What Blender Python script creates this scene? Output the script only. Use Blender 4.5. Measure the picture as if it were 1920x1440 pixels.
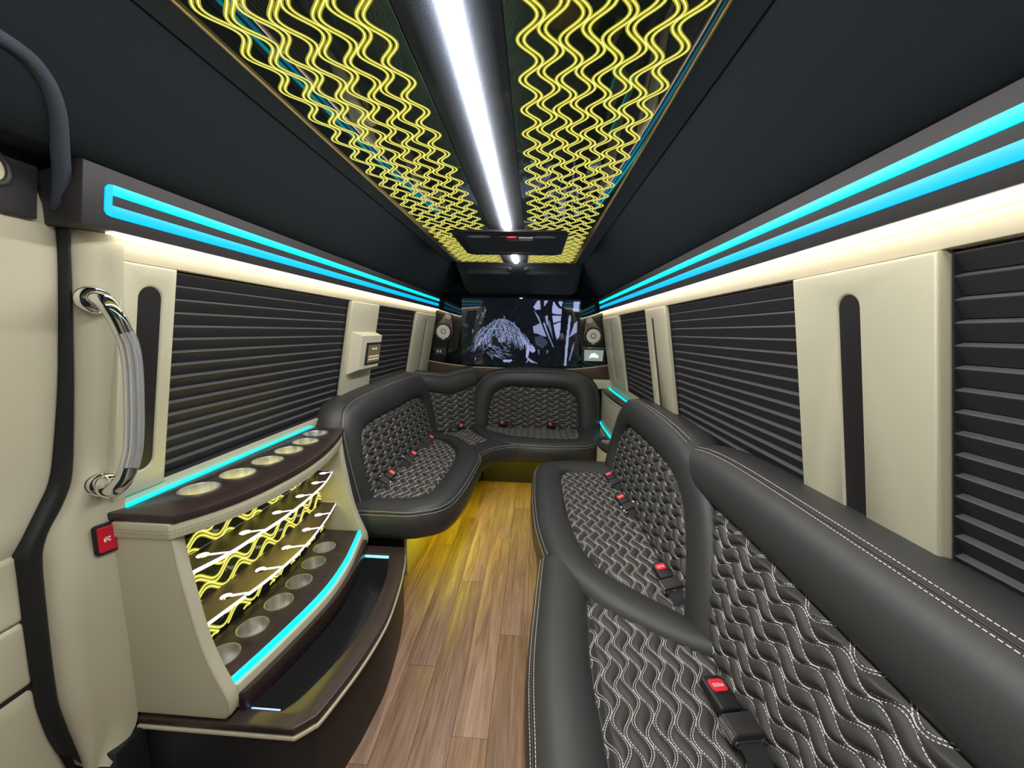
import bpy, math, random
import numpy as np
from mathutils import Vector, Matrix
from mathutils.geometry import tessellate_polygon

random.seed(4)
S = bpy.context.scene
C = S.collection
PI = math.pi
for o in list(bpy.data.objects):
    bpy.data.objects.remove(o)

# ------------------------------------------------------------------ camera, world, exposure
FPX, PX, PY, ROLL = 712.0, 960.0, 720.0, 0.022
yc = Vector(((1002 - PX) / FPX, (623 - PY) / FPX, 1)).normalized()
xc = Vector((math.cos(ROLL), math.sin(ROLL), 0)); xc = (xc - yc * xc.dot(yc)).normalized()
zc = xc.cross(yc)
right = Vector((xc[0], yc[0], zc[0])); down = Vector((xc[1], yc[1], zc[1])); fwd = Vector((xc[2], yc[2], zc[2]))
cam = bpy.data.cameras.new('camera'); camo = bpy.data.objects.new('camera', cam); C.objects.link(camo)
R3 = Matrix((right, -down, -fwd)).transposed()
camo.matrix_world = Matrix.Translation((0, 0, 1.3)) @ R3.to_4x4()
cam.sensor_width = 36; cam.lens = FPX / 1920 * 36; cam.clip_start = 0.02
S.camera = camo

w = bpy.data.worlds.new('world'); S.world = w; w.use_nodes = True
bg = w.node_tree.nodes['Background']; bg.inputs[0].default_value = (0.86, 0.93, 1.0, 1); bg.inputs[1].default_value = 1.15
S.view_settings.view_transform = 'Standard'; S.view_settings.look = 'None'
S.view_settings.gamma = 1; S.view_settings.use_curve_mapping = False
S.view_settings.exposure = 0.0
CEIL_LED, COVE_LED, CYAN, YELLOW = 105.0, 10.0, 1.0, 1.0

# ------------------------------------------------------------------ materials
def base_mat(name):
    m = bpy.data.materials.new(name); m.use_nodes = True
    return m, m.node_tree, m.node_tree.nodes['Principled BSDF']

def pm(name, col, rough=.5, metal=0, spec=.5, coat=0, bump=None, var=None, coat_rough=.05):
    m, t, b = base_mat(name)
    b.inputs['Base Color'].default_value = (*col, 1); b.inputs['Roughness'].default_value = rough
    b.inputs['Metallic'].default_value = metal; b.inputs['Specular IOR Level'].default_value = spec
    b.inputs['Coat Weight'].default_value = coat; b.inputs['Coat Roughness'].default_value = coat_rough
    if bump or var:
        tc = t.nodes.new('ShaderNodeTexCoord')
    if bump:
        n = t.nodes.new('ShaderNodeTexNoise'); n.inputs['Scale'].default_value = bump[0]; n.inputs['Detail'].default_value = 3
        bp = t.nodes.new('ShaderNodeBump'); bp.inputs['Strength'].default_value = bump[1]; bp.inputs['Distance'].default_value = .002
        t.links.new(tc.outputs['Object'], n.inputs['Vector']); t.links.new(n.outputs['Fac'], bp.inputs['Height'])
        t.links.new(bp.outputs['Normal'], b.inputs['Normal'])
    if var:
        n2 = t.nodes.new('ShaderNodeTexNoise'); n2.inputs['Scale'].default_value = var[0]
        mp = t.nodes.new('ShaderNodeMapping'); mp.inputs['Scale'].default_value = var[2] if len(var) > 2 else (1, 1, 1)
        r = t.nodes.new('ShaderNodeValToRGB')
        r.color_ramp.elements[0].position = .3; r.color_ramp.elements[1].position = .7
        r.color_ramp.elements[0].color = (*[c * (1 - var[1]) for c in col], 1); r.color_ramp.elements[1].color = (*[min(1, c * (1 + var[1])) for c in col], 1)
        t.links.new(tc.outputs['Object'], mp.inputs['Vector']); t.links.new(mp.outputs['Vector'], n2.inputs['Vector'])
        t.links.new(n2.outputs['Fac'], r.inputs['Fac']); t.links.new(r.outputs['Color'], b.inputs['Base Color'])
    return m

def em(name, col, s, sample=True, base=(0.8, 0.8, 0.8)):
    m, t, b = base_mat(name)
    b.inputs['Base Color'].default_value = (*base, 1); b.inputs['Roughness'].default_value = .4
    b.inputs['Emission Color'].default_value = (*col, 1); b.inputs['Emission Strength'].default_value = s
    if not sample: m.cycles.emission_sampling = 'NONE'
    return m

M_LEATHER = pm('black_leather', (.040, .041, .044), .42, bump=(700, .25), spec=.5)
M_QUILT = pm('quilted_leather', (.048, .047, .047), .52, bump=(700, .2), spec=.45)
M_THREAD = pm('silver_thread', (.80, .77, .73), .6)
M_CREAM = pm('cream_vinyl', (.535, .52, .39), .5, bump=(45, .35), var=(3, .03))
M_CREAM_S = pm('cream_vinyl_smooth', (.52, .495, .37), .48, bump=(300, .08))
M_CREAM_D = pm('cream_edge', (.62, .57, .43), .45)
M_FABRIC = pm('black_suede', (.017, .023, .029), .95, bump=(500, .3), spec=.2)
M_FABRIC2 = pm('charcoal_suede', (.058, .070, .094), .8, bump=(500, .3), spec=.25)
M_VAL = pm('charcoal_vinyl', (.028, .026, .028), .55, bump=(500, .15))
M_DARK = pm('dark_plastic', (.013, .014, .017), .5)
M_RUBBER = pm('black_rubber', (.006, .007, .009), .6)
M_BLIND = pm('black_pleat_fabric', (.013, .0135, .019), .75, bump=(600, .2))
M_BLINDT = pm('black_pleat_top', (.085, .080, .085), .7)  # paler copy of the pleat fabric, painting light caught by upward facets
M_SLOT = pm('dark_slot', (.012, .010, .013), .5)
M_CHROME = pm('chrome', (.82, .82, .83), .06, metal=1)
M_STEEL = pm('brushed_steel', (.88, .86, .80), .34, metal=1, var=(1, .3, (45, 45, 1)))
M_WOOD = pm('espresso_counter', (.040, .026, .025), .32, var=(6, .25, (6, 1, 6)), spec=.5)
M_BROWN = pm('walnut_band', (.075, .042, .032), .4, var=(8, .3, (1, 5, 12)))
M_GLASS = pm('smoked_black_glass', (.005, .006, .008), .03, spec=.6, coat=.5, coat_rough=.01)
M_ACRYL = pm('smoked_acrylic', (.018, .030, .020), .04, spec=.5, coat=.6, coat_rough=.02)
M_CLEAR = pm('ribbed_clear_grip', (.80, .81, .82), .16, metal=.75, spec=.7, coat=.8)
M_CONE = pm('silver_cone', (.62, .62, .60), .45)
M_BRONZE = pm('bronze_baffle', (.12, .075, .06), .35, metal=.3)
M_RED = pm('red_plastic', (.62, .012, .035), .35)
M_REDB = pm('buckle_red', (.85, .03, .06), .35)
M_WHITEP = pm('white_print', (.8, .8, .8), .5)
M_STRAP = pm('black_webbing', (.02, .022, .024), .7, bump=(900, .4))
M_IVORY = pm('ivory_plastic', (.68, .64, .50), .4)
M_TUB = pm('black_liner', (.035, .036, .038), .38, bump=(400, .9))
M_CEIL_LED = em('white_led', (1, .97, .95), CEIL_LED)
M_COVE = em('warm_led', (1, .86, .66), COVE_LED)
M_CY1 = em('cyan_led', (0, .86, 1.0), 1.05 * CYAN, base=(0, .3, .35))
M_CY2 = em('azure_led', (0, .50, .95), 1.0 * CYAN, base=(0, .2, .35))
M_CY3 = em('cyan_counter_led', (0, .78, .80), 1.35 * CYAN, base=(0, .3, .35))
M_YC = em('yellow_groove', (1.0, .93, .34), 1.15 * YELLOW, False, base=(.3, .3, .05))
M_YG = em('yellow_groove_wall', (.36, .34, .004), 1.0 * YELLOW, False, base=(.1, .1, .01))  # dim emission painting the glow beside each bright line core
M_YUND = em('yellow_floor_led', (1, .88, .0), 34.0)
M_YWARM = em('amber_floor_led', (1, .72, .10), 5.0)
M_PINK = em('shelf_edge_led', (1.0, .84, .90), .85, base=(.8, .75, .78))
M_SCREEN = em('panel_screen', (.10, .085, .05), 1.0, base=(.02, .02, .02))
M_ICON = em('panel_icon', (.75, .50, .22), 1.0)
M_TOUCH = em('touch_screen', (.25, .30, .28), 1.0, base=(.02, .02, .02))
M_TOUCHB = em('touch_screen_light', (.62, .72, .68), 1.0)
M_LENS = pm('pale_lens', (.45, .5, .55), .3)

def plank_mat():
    m, t, b = base_mat('oak_plank')
    tc = t.nodes.new('ShaderNodeTexCoord'); oi = t.nodes.new('ShaderNodeObjectInfo')
    add = t.nodes.new('ShaderNodeVectorMath'); add.operation = 'ADD'
    mul = t.nodes.new('ShaderNodeMath'); mul.operation = 'MULTIPLY'; mul.inputs[1].default_value = 37.0
    t.links.new(oi.outputs['Random'], mul.inputs[0]); t.links.new(mul.outputs[0], add.inputs[1])
    t.links.new(tc.outputs['Object'], add.inputs[0])
    mp = t.nodes.new('ShaderNodeMapping'); mp.inputs['Scale'].default_value = (30, 1.6, 1)
    t.links.new(add.outputs[0], mp.inputs['Vector'])
    n = t.nodes.new('ShaderNodeTexNoise'); n.inputs['Scale'].default_value = 1.6; n.inputs['Detail'].default_value = 6; n.inputs['Distortion'].default_value = 1.2
    t.links.new(mp.outputs[0], n.inputs['Vector'])
    mp2 = t.nodes.new('ShaderNodeMapping'); mp2.inputs['Scale'].default_value = (160, 5, 1); t.links.new(add.outputs[0], mp2.inputs['Vector'])
    n2 = t.nodes.new('ShaderNodeTexNoise'); n2.inputs['Scale'].default_value = 1.5; n2.inputs['Detail'].default_value = 3; t.links.new(mp2.outputs[0], n2.inputs['Vector'])
    mx = t.nodes.new('ShaderNodeMath'); mx.operation = 'MULTIPLY_ADD'; mx.inputs[1].default_value = .45
    t.links.new(n2.outputs['Fac'], mx.inputs[0]); t.links.new(n.outputs['Fac'], mx.inputs[2])
    r = t.nodes.new('ShaderNodeValToRGB')
    r.color_ramp.elements[0].position = .45; r.color_ramp.elements[0].color = (.17, .098, .064, 1)
    r.color_ramp.elements[1].position = .95; r.color_ramp.elements[1].color = (.46, .29, .205, 1)
    t.links.new(mx.outputs[0], r.inputs['Fac'])
    hv = t.nodes.new('ShaderNodeHueSaturation')
    ml = t.nodes.new('ShaderNodeMapRange'); ml.inputs[3].default_value = .82; ml.inputs[4].default_value = 1.15
    t.links.new(oi.outputs['Random'], ml.inputs[0]); t.links.new(ml.outputs[0], hv.inputs['Value'])
    t.links.new(r.outputs['Color'], hv.inputs['Color']); t.links.new(hv.outputs['Color'], b.inputs['Base Color'])
    b.inputs['Roughness'].default_value = .42
    bp = t.nodes.new('ShaderNodeBump'); bp.inputs['Strength'].default_value = .15; bp.inputs['Distance'].default_value = .001
    t.links.new(mx.outputs[0], bp.inputs['Height']); t.links.new(bp.outputs['Normal'], b.inputs['Normal'])
    return m
M_PLANK = plank_mat()

# ------------------------------------------------------------------ builders
BASE = {}
def thing(name, label, cat, loc=(0, 0, 0), group=None):
    o = bpy.data.objects.new(name, None); C.objects.link(o); o.location = loc; o.empty_display_size = .05
    o['label'] = label; o['category'] = cat
    if group: o['group'] = group
    BASE[o.name] = Vector(loc)
    return o
def tag(o, label, cat, group=None):
    o['label'] = label; o['category'] = cat
    if group: o['group'] = group
    return o
def structure(o):
    o['kind'] = 'structure'; return o

def mk(name, verts, faces, mat, parent=None, smooth=True, angle=35, fm=None, local=False, label=None):
    me = bpy.data.meshes.new(name)
    me.from_pydata([tuple(v) for v in verts], [], [tuple(f) for f in faces])
    mats = mat if isinstance(mat, (list, tuple)) else [mat]
    for m in mats: me.materials.append(m)
    if fm is not None: me.polygons.foreach_set('material_index', fm)
    if smooth:
        me.polygons.foreach_set('use_smooth', [True] * len(me.polygons))
        me.set_sharp_from_angle(angle=math.radians(angle))
    me.validate(); me.update()
    o = bpy.data.objects.new(name, me); C.objects.link(o)
    if parent:
        o.parent = parent
        if not local and parent.name in BASE: o.location = -BASE[parent.name]
    if label: o['label'] = label
    return o

def join(*parts):
    V, F = [], []
    for v, f in parts:
        k = len(V); V += list(v); F += [tuple(i + k for i in q) for q in f]
    return V, F

def area2(p): return sum(p[i][0] * p[(i + 1) % len(p)][1] - p[(i + 1) % len(p)][0] * p[i][1] for i in range(len(p)))

def inset(poly, d):
    n = len(poly); out = []
    for i in range(n):
        a, b, c = poly[i - 1], poly[i], poly[(i + 1) % n]
        e1 = Vector((b[0] - a[0], b[1] - a[1])); e2 = Vector((c[0] - b[0], c[1] - b[1]))
        if e1.length < 1e-9 or e2.length < 1e-9: out.append(b); continue
        e1.normalize(); e2.normalize()
        n1 = Vector((-e1[1], e1[0])); n2 = Vector((-e2[1], e2[0])); m = n1 + n2
        if m.length < 1e-6: m = n1
        m.normalize(); k = d / max(.35, m.dot(n1))
        out.append((b[0] + m[0] * k, b[1] + m[1] * k))
    return out

def plate(outer, holes=(), z0=0, z1=.02, b=.002, fn=None, seg=2):
    """solid slab with optional through holes; fn maps (x, y, z) to the world. returns verts, faces, flags(side)"""
    loops = []
    o = list(outer)
    if area2(o) < 0: o.reverse()
    loops.append(o)
    for h in holes:
        h = list(h)
        if area2(h) > 0: h.reverse()
        loops.append(h)
    V, F, side = [], [], []
    tops, bots = [], []
    for lp in loops:
        n = len(lp); rings = []
        lv = []
        for k in range(seg + 1):
            a = PI / 2 * k / seg
            lv.append((b * (1 - math.sin(a)), z0 + b * (1 - math.cos(a))))
        for k in range(seg + 1):
            a = PI / 2 * k / seg
            lv.append((b * (1 - math.cos(a)), z1 - b * (1 - math.sin(a))))
        if b <= 0: lv = [(0, z0), (0, z1)]
        for d, z in lv:
            q = inset(lp, d) if d > 1e-9 else lp
            rings.append(len(V)); V += [(x, y, z) for x, y in q]
        for r0, r1 in zip(rings, rings[1:]):
            for i in range(n):
                j = (i + 1) % n; F.append((r0 + i, r0 + j, r1 + j, r1 + i)); side.append(1)
        bots.append((rings[0], n)); tops.append((rings[-1], n))
    for caps, flip in ((tops, False), (bots, True)):
        idx = [r + i for r, n in caps for i in range(n)]
        tri = tessellate_polygon([[Vector((V[r + i][0], V[r + i][1], 0)) for i in range(n)] for r, n in caps])
        for t in tri:
            q = [idx[i] for i in t]
            ar = (V[q[1]][0] - V[q[0]][0]) * (V[q[2]][1] - V[q[0]][1]) - (V[q[2]][0] - V[q[0]][0]) * (V[q[1]][1] - V[q[0]][1])
            if (ar < 0) != flip: q = q[::-1]
            F.append(tuple(q)); side.append(0)
    if fn: V = [tuple(fn(*v)) for v in V]
    return V, F, side

def pmk(name, mat, parent, *a, fmat=False, label=None, local=False, **k):
    v, f, s = plate(*a, **k)
    return mk(name, v, f, mat, parent, fm=s if fmat else None, label=label, local=local)

def box(x0, x1, y0, y1, z0, z1, b=.003):
    v, f, s = plate([(x0, y0), (x1, y0), (x1, y1), (x0, y1)], (), z0, z1, b)
    return v, f

def circle(cx, cy, r, n=32, ry=None):
    return [(cx + r * math.cos(2 * PI * i / n), cy + (ry or r) * math.sin(2 * PI * i / n)) for i in range(n)]

def rrect(x0, x1, y0, y1, r, n=6):
    out = []
    for cx, cy, a in ((x1 - r, y1 - r, 0), (x0 + r, y1 - r, 90), (x0 + r, y0 + r, 180), (x1 - r, y0 + r, 270)):
        for i in range(n + 1):
            t = math.radians(a + 90 * i / n); out.append((cx + r * math.cos(t), cy + r * math.sin(t)))
    return out

def catmull(P, n):
    P = np.array(P, float); m = len(P)
    E = np.vstack([2 * P[0] - P[1], P, 2 * P[-1] - P[-2]])
    u = np.linspace(0, m - 1, n); k = np.clip(np.floor(u).astype(int), 0, m - 2); t = (u - k)[:, None]
    p0, p1, p2, p3 = E[k], E[k + 1], E[k + 2], E[k + 3]
    return .5 * (2 * p1 + (p2 - p0) * t + (2 * p0 - 5 * p1 + 4 * p2 - p3) * t ** 2 + (3 * p1 - p0 - 3 * p2 + p3) * t ** 3)

def grid_faces(n, m, closed=False):
    F = []
    for i in range(n - 1):
        for j in range(m if closed else m - 1):
            j2 = (j + 1) % m; F.append((i * m + j, (i + 1) * m + j, (i + 1) * m + j2, i * m + j2))
    return F

def tube(path, r, seg=12, caps=True, ribs=None):
    P = [Vector(p) for p in path]; n = len(P)
    V = []; up = Vector((0, 0, 1))
    t0 = (P[1] - P[0]).normalized()
    nrm = t0.cross(up if abs(t0.z) < .9 else Vector((1, 0, 0))).normalized()
    for i in range(n):
        t = ((P[min(i + 1, n - 1)] - P[max(i - 1, 0)])).normalized()
        nrm = (nrm - t * nrm.dot(t)).normalized(); bn = t.cross(nrm)
        rr = r[i] if hasattr(r, '__len__') else r
        for j in range(seg):
            a = 2 * PI * j / seg; q = rr * (1 + (ribs * (j % 2) if ribs else 0))
            V.append(P[i] + (nrm * math.cos(a) + bn * math.sin(a)) * q)
    F = grid_faces(n, seg, True)
    if caps: F += [tuple(range(seg))[::-1], tuple((n - 1) * seg + j for j in range(seg))]
    return V, F

def lathe(prof, n=28, fn=lambda x, y, z: (x, y, z)):
    V = [fn(r * math.cos(2 * PI * j / n), r * math.sin(2 * PI * j / n), z) for r, z in prof for j in range(n)]
    return V, grid_faces(len(prof), n, True)

def fix(o):  # consistent outward normals
    import bmesh
    bm = bmesh.new(); bm.from_mesh(o.data); bmesh.ops.recalc_face_normals(bm, faces=bm.faces); bm.to_mesh(o.data); bm.free()
    return o

def dash_mesh(lines, r=.0008, dash=.0048, gap=.0022):
    """thread laid along 3D polylines: short four-sided rods"""
    V, F = [], []; k = 0
    for L in lines:
        L = np.asarray(L, float)
        if len(L) < 2: continue
        d = np.linalg.norm(np.diff(L, axis=0), axis=1); s = np.concatenate([[0], np.cumsum(d)])
        if s[-1] < dash: continue
        st = np.arange(0, s[-1] - dash, dash + gap)
        a = np.stack([np.interp(st, s, L[:, i]) for i in range(3)], 1); e = np.stack([np.interp(st + dash, s, L[:, i]) for i in range(3)], 1)
        t = e - a; t /= np.linalg.norm(t, axis=1)[:, None] + 1e-12
        ref = np.where(np.abs(t[:, 2:3]) < .8, [[0, 0, 1.]], [[1., 0, 0]])
        n1 = np.cross(t, ref); n1 /= np.linalg.norm(n1, axis=1)[:, None]; n2 = np.cross(t, n1)
        ring = [n1 * r, n2 * r, -n1 * r, -n2 * r]
        q = np.stack([a + x for x in ring] + [e + x for x in ring], 1)
        m = len(a); V.append(q.reshape(-1, 3)); b = k + np.arange(m) * 8
        for i in range(4):
            j = (i + 1) % 4; F.append(np.stack([b + i, b + j, b + 4 + j, b + 4 + i], 1))
        k += m * 8
    if not V: return [], []
    return np.vstack(V).tolist(), np.vstack(F).tolist()

def inside(px, py, poly):
    r = np.zeros(px.shape, bool); n = len(poly)
    for i in range(n):
        x0, y0 = poly[i - 1]; x1, y1 = poly[i]
        c = ((y0 > py) != (y1 > py)) & (px < (x1 - x0) * (py - y0) / (y1 - y0 + 1e-15) + x0); r ^= c
    return r

def pdist(px, py, poly):
    d = np.full(px.shape, 9.)
    n = len(poly)
    for i in range(n):
        a = np.array(poly[i - 1]); b = np.array(poly[i]); ab = b - a
        t = np.clip(((px - a[0]) * ab[0] + (py - a[1]) * ab[1]) / (ab @ ab + 1e-15), 0, 1)
        d = np.minimum(d, np.hypot(px - a[0] - t * ab[0], py - a[1] - t * ab[1]))
    return d

# ------------------------------------------------------------------ the shell
XC = -.153
SL = .171
def XL(z, off=0): return -.888 - (1.588 - z) * SL + off       # inner face of the left side wall, off > 0 is towards the aisle
def XR(z, off=0): return .588 + (1.588 - z) * SL - off
def onL(y, z, h): return (XL(z, h), y, z)
def onR(y, z, h): return (XR(z, h), y, z)
SIDES = (('left', onL), ('right', onR))

fl = thing('floor', 'oak plank floor', 'floor'); del fl['label'], fl['category']; structure(fl)
mk('underlay', *box(-1.05, .75, -1.2, 3.55, -.03, -.006, 0), M_DARK, fl)
pw = .118
x = -.70
col = 0
offs = [.35, .95, .10, .62, 1.05, .28, .80]
while x < .25:
    y = -1.2 + offs[col % 7] - 1.2
    while y < 3.2:
        y0, y1 = max(y, -1.2), min(y + 1.2, 3.2)
        if y1 - y0 > .05:
            cx, cy = x + pw / 2, (y0 + y1) / 2; hx, hy = pw / 2 - .0005, (y1 - y0) / 2 - .0005
            o = mk('plank', *box(-hx, hx, -hy, hy, -.006, 0, .0008), M_PLANK, fl, local=True); o.location = (cx, cy, 0)
        y += 1.2
    x += pw; col += 1

for side, fn in SIDES:
    sg = -1 if side == 'left' else 1
    y0 = .80 if side == 'left' else -1.2
    prof = [((XL(.83, -.03) if sg < 0 else XR(.83, -.03)), 0), ((XL(.83, -.03) if sg < 0 else XR(.83, -.03)), .83),
            ((XL(1.62, -.03) if sg < 0 else XR(1.62, -.03)), 1.62), ((XL(1.62, -.07) if sg < 0 else XR(1.62, -.07)), 1.62), ((XL(.83, -.07) if sg < 0 else XR(.83, -.07)), .83), ((XL(.83, -.07) if sg < 0 else XR(.83, -.07)), 0)]
    v, f, _ = plate(prof, (), y0, 3.56, 0, fn=lambda a, b, c: (a, c, b))
    structure(fix(mk('wall_' + side, v, f, M_CREAM_S)))

# ceiling: flat centre, thin flange, coved sides
hw = [(.44, 1.832), (.499, 1.826), (.506, 1.812), (.545, 1.765), (.60, 1.71), (.66, 1.655), (.708, 1.612), (.73, 1.606)]
prof = [(XC - a, z) for a, z in hw[::-1]] + [(XC + a, z) for a, z in hw] + [(XC + .80, 1.606), (XC + .80, 1.90), (XC - .80, 1.90), (XC - .80, 1.606)]
v, f, _ = plate(prof, (), -1.2, 3.56, 0, fn=lambda a, b, c: (a, c, b))
structure(fix(mk('ceiling', v, f, M_FABRIC, angle=30)))
k = 0
for sgn in (-1, 1):
    k += 1
    v, f, _ = plate([(XC + sgn * .443, 1.818), (XC + sgn * .503, 1.812), (XC + sgn * .50, 1.83), (XC + sgn * .443, 1.83)], (), -1.2, 2.94, .001, fn=lambda a, b, c: (a, c, b))
    structure(fix(mk('trim_%d' % k, v, f, M_FABRIC2)))
structure(mk('wall_front', *box(-1.15, .8, -1.26, -1.2, 0, 1.90, 0), M_FABRIC))  # unseen partition, added to shut out front light and darken glass reflections
structure(mk('wall_back', *box(-1.1, .8, 3.54, 3.60, 0, 1.90, 0), M_FABRIC))

# cove headers under the light valances, sills, pilasters
tn = 3
def trim(name_mat, v, f):
    global tn
    o = structure(fix(mk('trim_%d' % tn, v, f, name_mat))); tn += 1
    return o
for side, fn in SIDES:
    y0 = .812 if side == 'left' else -1.0
    v, f, _ = plate([(y0, 1.437), (3.5, 1.437), (3.5, 1.505), (y0, 1.505)], (), -.03, .004, .004, fn=lambda a, b, c, fn=fn: fn(a, b, c))
    trim(M_CREAM_D, v, f)
    v, f, _ = plate([(y0, .78), (3.5, .78), (3.5, .876), (y0, .876)], (), -.03, .004, .004, fn=lambda a, b, c, fn=fn: fn(a, b, c))
    trim(M_CREAM_S, v, f)
PIL = [('left', .807, .940, .876, .053, .93, 1.387), ('left', 1.875, 2.21, None, 0, 0, 0), ('left', 2.925, 3.5, 3.21, .028, .90, 1.395),
       ('right', .633, .960, .803, .049, .80, 1.386), ('right', 1.855, 2.175, 2.06, .034, .80, 1.388), ('right', 2.865, 3.5, 3.185, .034, .92, 1.393)]
for side, y0, y1, sy, sw, sz0, sz1 in PIL:
    fn = dict(SIDES)[side]
    outer = [(y0, .872), (y1, .872), (y1, 1.436), (y0, 1.436)]
    holes = []
    if sy:
        h = sw / 2 * 1.05
        holes = [[(sy + h * math.cos(t), sz1 - h + h * math.sin(t)) for t in np.linspace(0, PI, 13)] + [(sy - h * math.cos(t), sz0 + h - h * math.sin(t)) for t in np.linspace(0, PI, 13)]]
    v, f, _ = plate(outer, holes, -.028, .010, .006, fn=lambda a, b, c, fn=fn: fn(a, b, c), seg=3)
    o = trim(M_CREAM, v, f)
    if sy:
        v, f, _ = plate([(sy - sw, sz0 - .01), (sy + sw, sz0 - .01), (sy + sw, sz1 + .01), (sy - sw, sz1 + .01)], (), -.027, .0055, 0, fn=lambda a, b, c, fn=fn: fn(a, b, c))
        fix(mk('slot_panel', v, f, M_SLOT, o))

# valances with the coloured light strips
for side, sgn in (('left', -1), ('right', 1)):
    base = onL if sgn < 0 else onR
    fn = lambda a, b, c, base=base: base(a, b, c + .03)
    y0 = .715 if sgn < 0 else -1.0
    v, f, _ = plate([(y0, 1.488), (3.5, 1.488), (3.5, 1.606), (y0, 1.606)], (), -.045, 0, .005, fn=fn)
    trim(M_VAL, v, f)
    t = thing('light_strip', ('cyan twin line light strip with rounded near end, above the bar side windows' if sgn < 0 else
              'cyan twin line light strip on the valance above the long bench side windows'), 'light', (base(1.5, 1.55, .03)))
    ya = .752 if sgn < 0 else -.9
    for nm, z0, z1, m in (('upper_line', 1.5565, 1.5765, M_CY1), ('lower_line', 1.5145, 1.5370, M_CY2)):
        v, f, _ = plate([(ya + (.014 if sgn < 0 else 0), z0), (3.435, z0), (3.435, z1), (ya + (.014 if sgn < 0 else 0), z1)], (), -.002, .0025, .001, fn=fn)
        fix(mk(nm, v, f, m, t))
    if sgn < 0:
        out = [(.766, 1.5765), (.757, 1.5745), (.752, 1.567), (.752, 1.523), (.757, 1.5165), (.766, 1.5145), (.766, 1.5375), (.7655, 1.54), (.7655, 1.553), (.766, 1.556)]
        v, f, _ = plate(out, (), -.002, .0025, 0, fn=fn); fix(mk('end_loop', v, f, M_CY2, t))
    t2 = thing('cove_light', 'warm white cove light line along the top of the %s windows' % ('bar side' if sgn < 0 else 'long bench side'), 'light', base(1.5, 1.487, .01))
    v, f, _ = plate([(y0 + .06, .008), (3.49, .008), (3.49, .026), (y0 + .06, .026)], (), 1.484, 1.489, 0, fn=lambda a, b, c, base=base: base(a, c, b))
    fix(mk('led_line', v, f, M_COVE, t2))

# ------------------------------------------------------------------ window blinds
def blind(side, y0, y1, label):
    fn = dict(SIDES)[side]
    t = thing('window_blind', label, 'blind', fn((y0 + y1) / 2, .88, 0), 'pleated blinds in the side windows')
    sec = [(-.0235, .0345), (-.0100, .0297), (-.0088, .0287), (-.0100, .0272), (-.021, .0015), (-.026, .0)]   # (h, z)
    m = len(sec)
    z = 1.437 - .0345
    first = None
    while z > .866:
        V, F = [], []
        if first is None:
            for y in (y0, y1): V += [Vector(fn(y, z + b, a)) - Vector(fn(y0, z, 0)) for a, b in sec]
            for i in range(m): j = (i + 1) % m; F.append((i, j, m + j, m + i))
            F += [tuple(range(m))[::-1], tuple(range(m, 2 * m))]
            o = fix(mk('slat', V, F, [M_BLIND, M_BLINDT], t, local=True, smooth=False))
            o.data.polygons.foreach_set('material_index', [1 if i in (0, 1, 2) else 0 for i in range(m)] + [0, 0])  # upper facets get the paler copy with the light painted in
            first = o
        else:
            o = first.copy(); C.objects.link(o)
        o.location = Vector(fn(y0, z, 0)) - t.location
        z -= .0345
    v, f, _ = plate([(y0, .868), (y1, .868), (y1, .884), (y0, .884)], (), -.028, -.008, .002, fn=lambda a, b, c: fn(a, b, c))
    fix(mk('bottom_rail', v, f, M_BLIND, t))
    for ya in (y0, y1 - .003):
        v, f, _ = plate([(ya, .868), (ya + .003, .868), (ya + .003, 1.437), (ya, 1.437)], (), -.029, -.0085, 0, fn=lambda a, b, c: fn(a, b, c)); fix(mk('side_rail', v, f, M_BLIND, t))
    return t
blind('left', .943, 1.872, 'black pleated blind in the large window above the bar')
blind('left', 2.213, 2.922, 'black pleated blind in the small window beyond the wall control box')
blind('right', -.9, .630, 'black pleated blind in the nearest window behind the long bench, cut by the picture edge')
blind('right', .963, 1.852, 'black pleated blind in the middle window behind the long bench')
blind('right', 2.178, 2.862, 'black pleated blind in the small far window beside the corner console')

# ------------------------------------------------------------------ rear wall: glass, television, wood band
def tilt(a, b, c): return (a, 3.508 - (b - 1.3) * .037 - c, b)
bot = [(-.985, 1.019), (-.80, .993), (-.571, .972), (-.20, .966), (.05, .966), (.367, .976), (.55, .999), (.70, 1.024)]
v, f, _ = plate(bot + [(.585, 1.64), (-.88, 1.64)], (), -.01, 0, .001, fn=tilt)
tag(fix(mk('glass_panel', v, f, M_GLASS)), 'glossy black glass panel covering the rear wall around the television', 'panel')
v, f, _ = plate([(x, z - .002) for x, z in bot][::-1] + [(x, z - .010) for x, z in bot], (), -.01, .004, .001, fn=tilt)
o = structure(fix(mk('trim_%d' % tn, v, f, M_CREAM_D))); tn += 1
v, f, _ = plate([(x, z - .011) for x, z in bot][::-1] + [(-1.01, .80), (.73, .80)], (), -.02, .001, .001, fn=tilt)
o = structure(fix(mk('trim_%d' % tn, v, f, M_BROWN))); tn += 1

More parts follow.
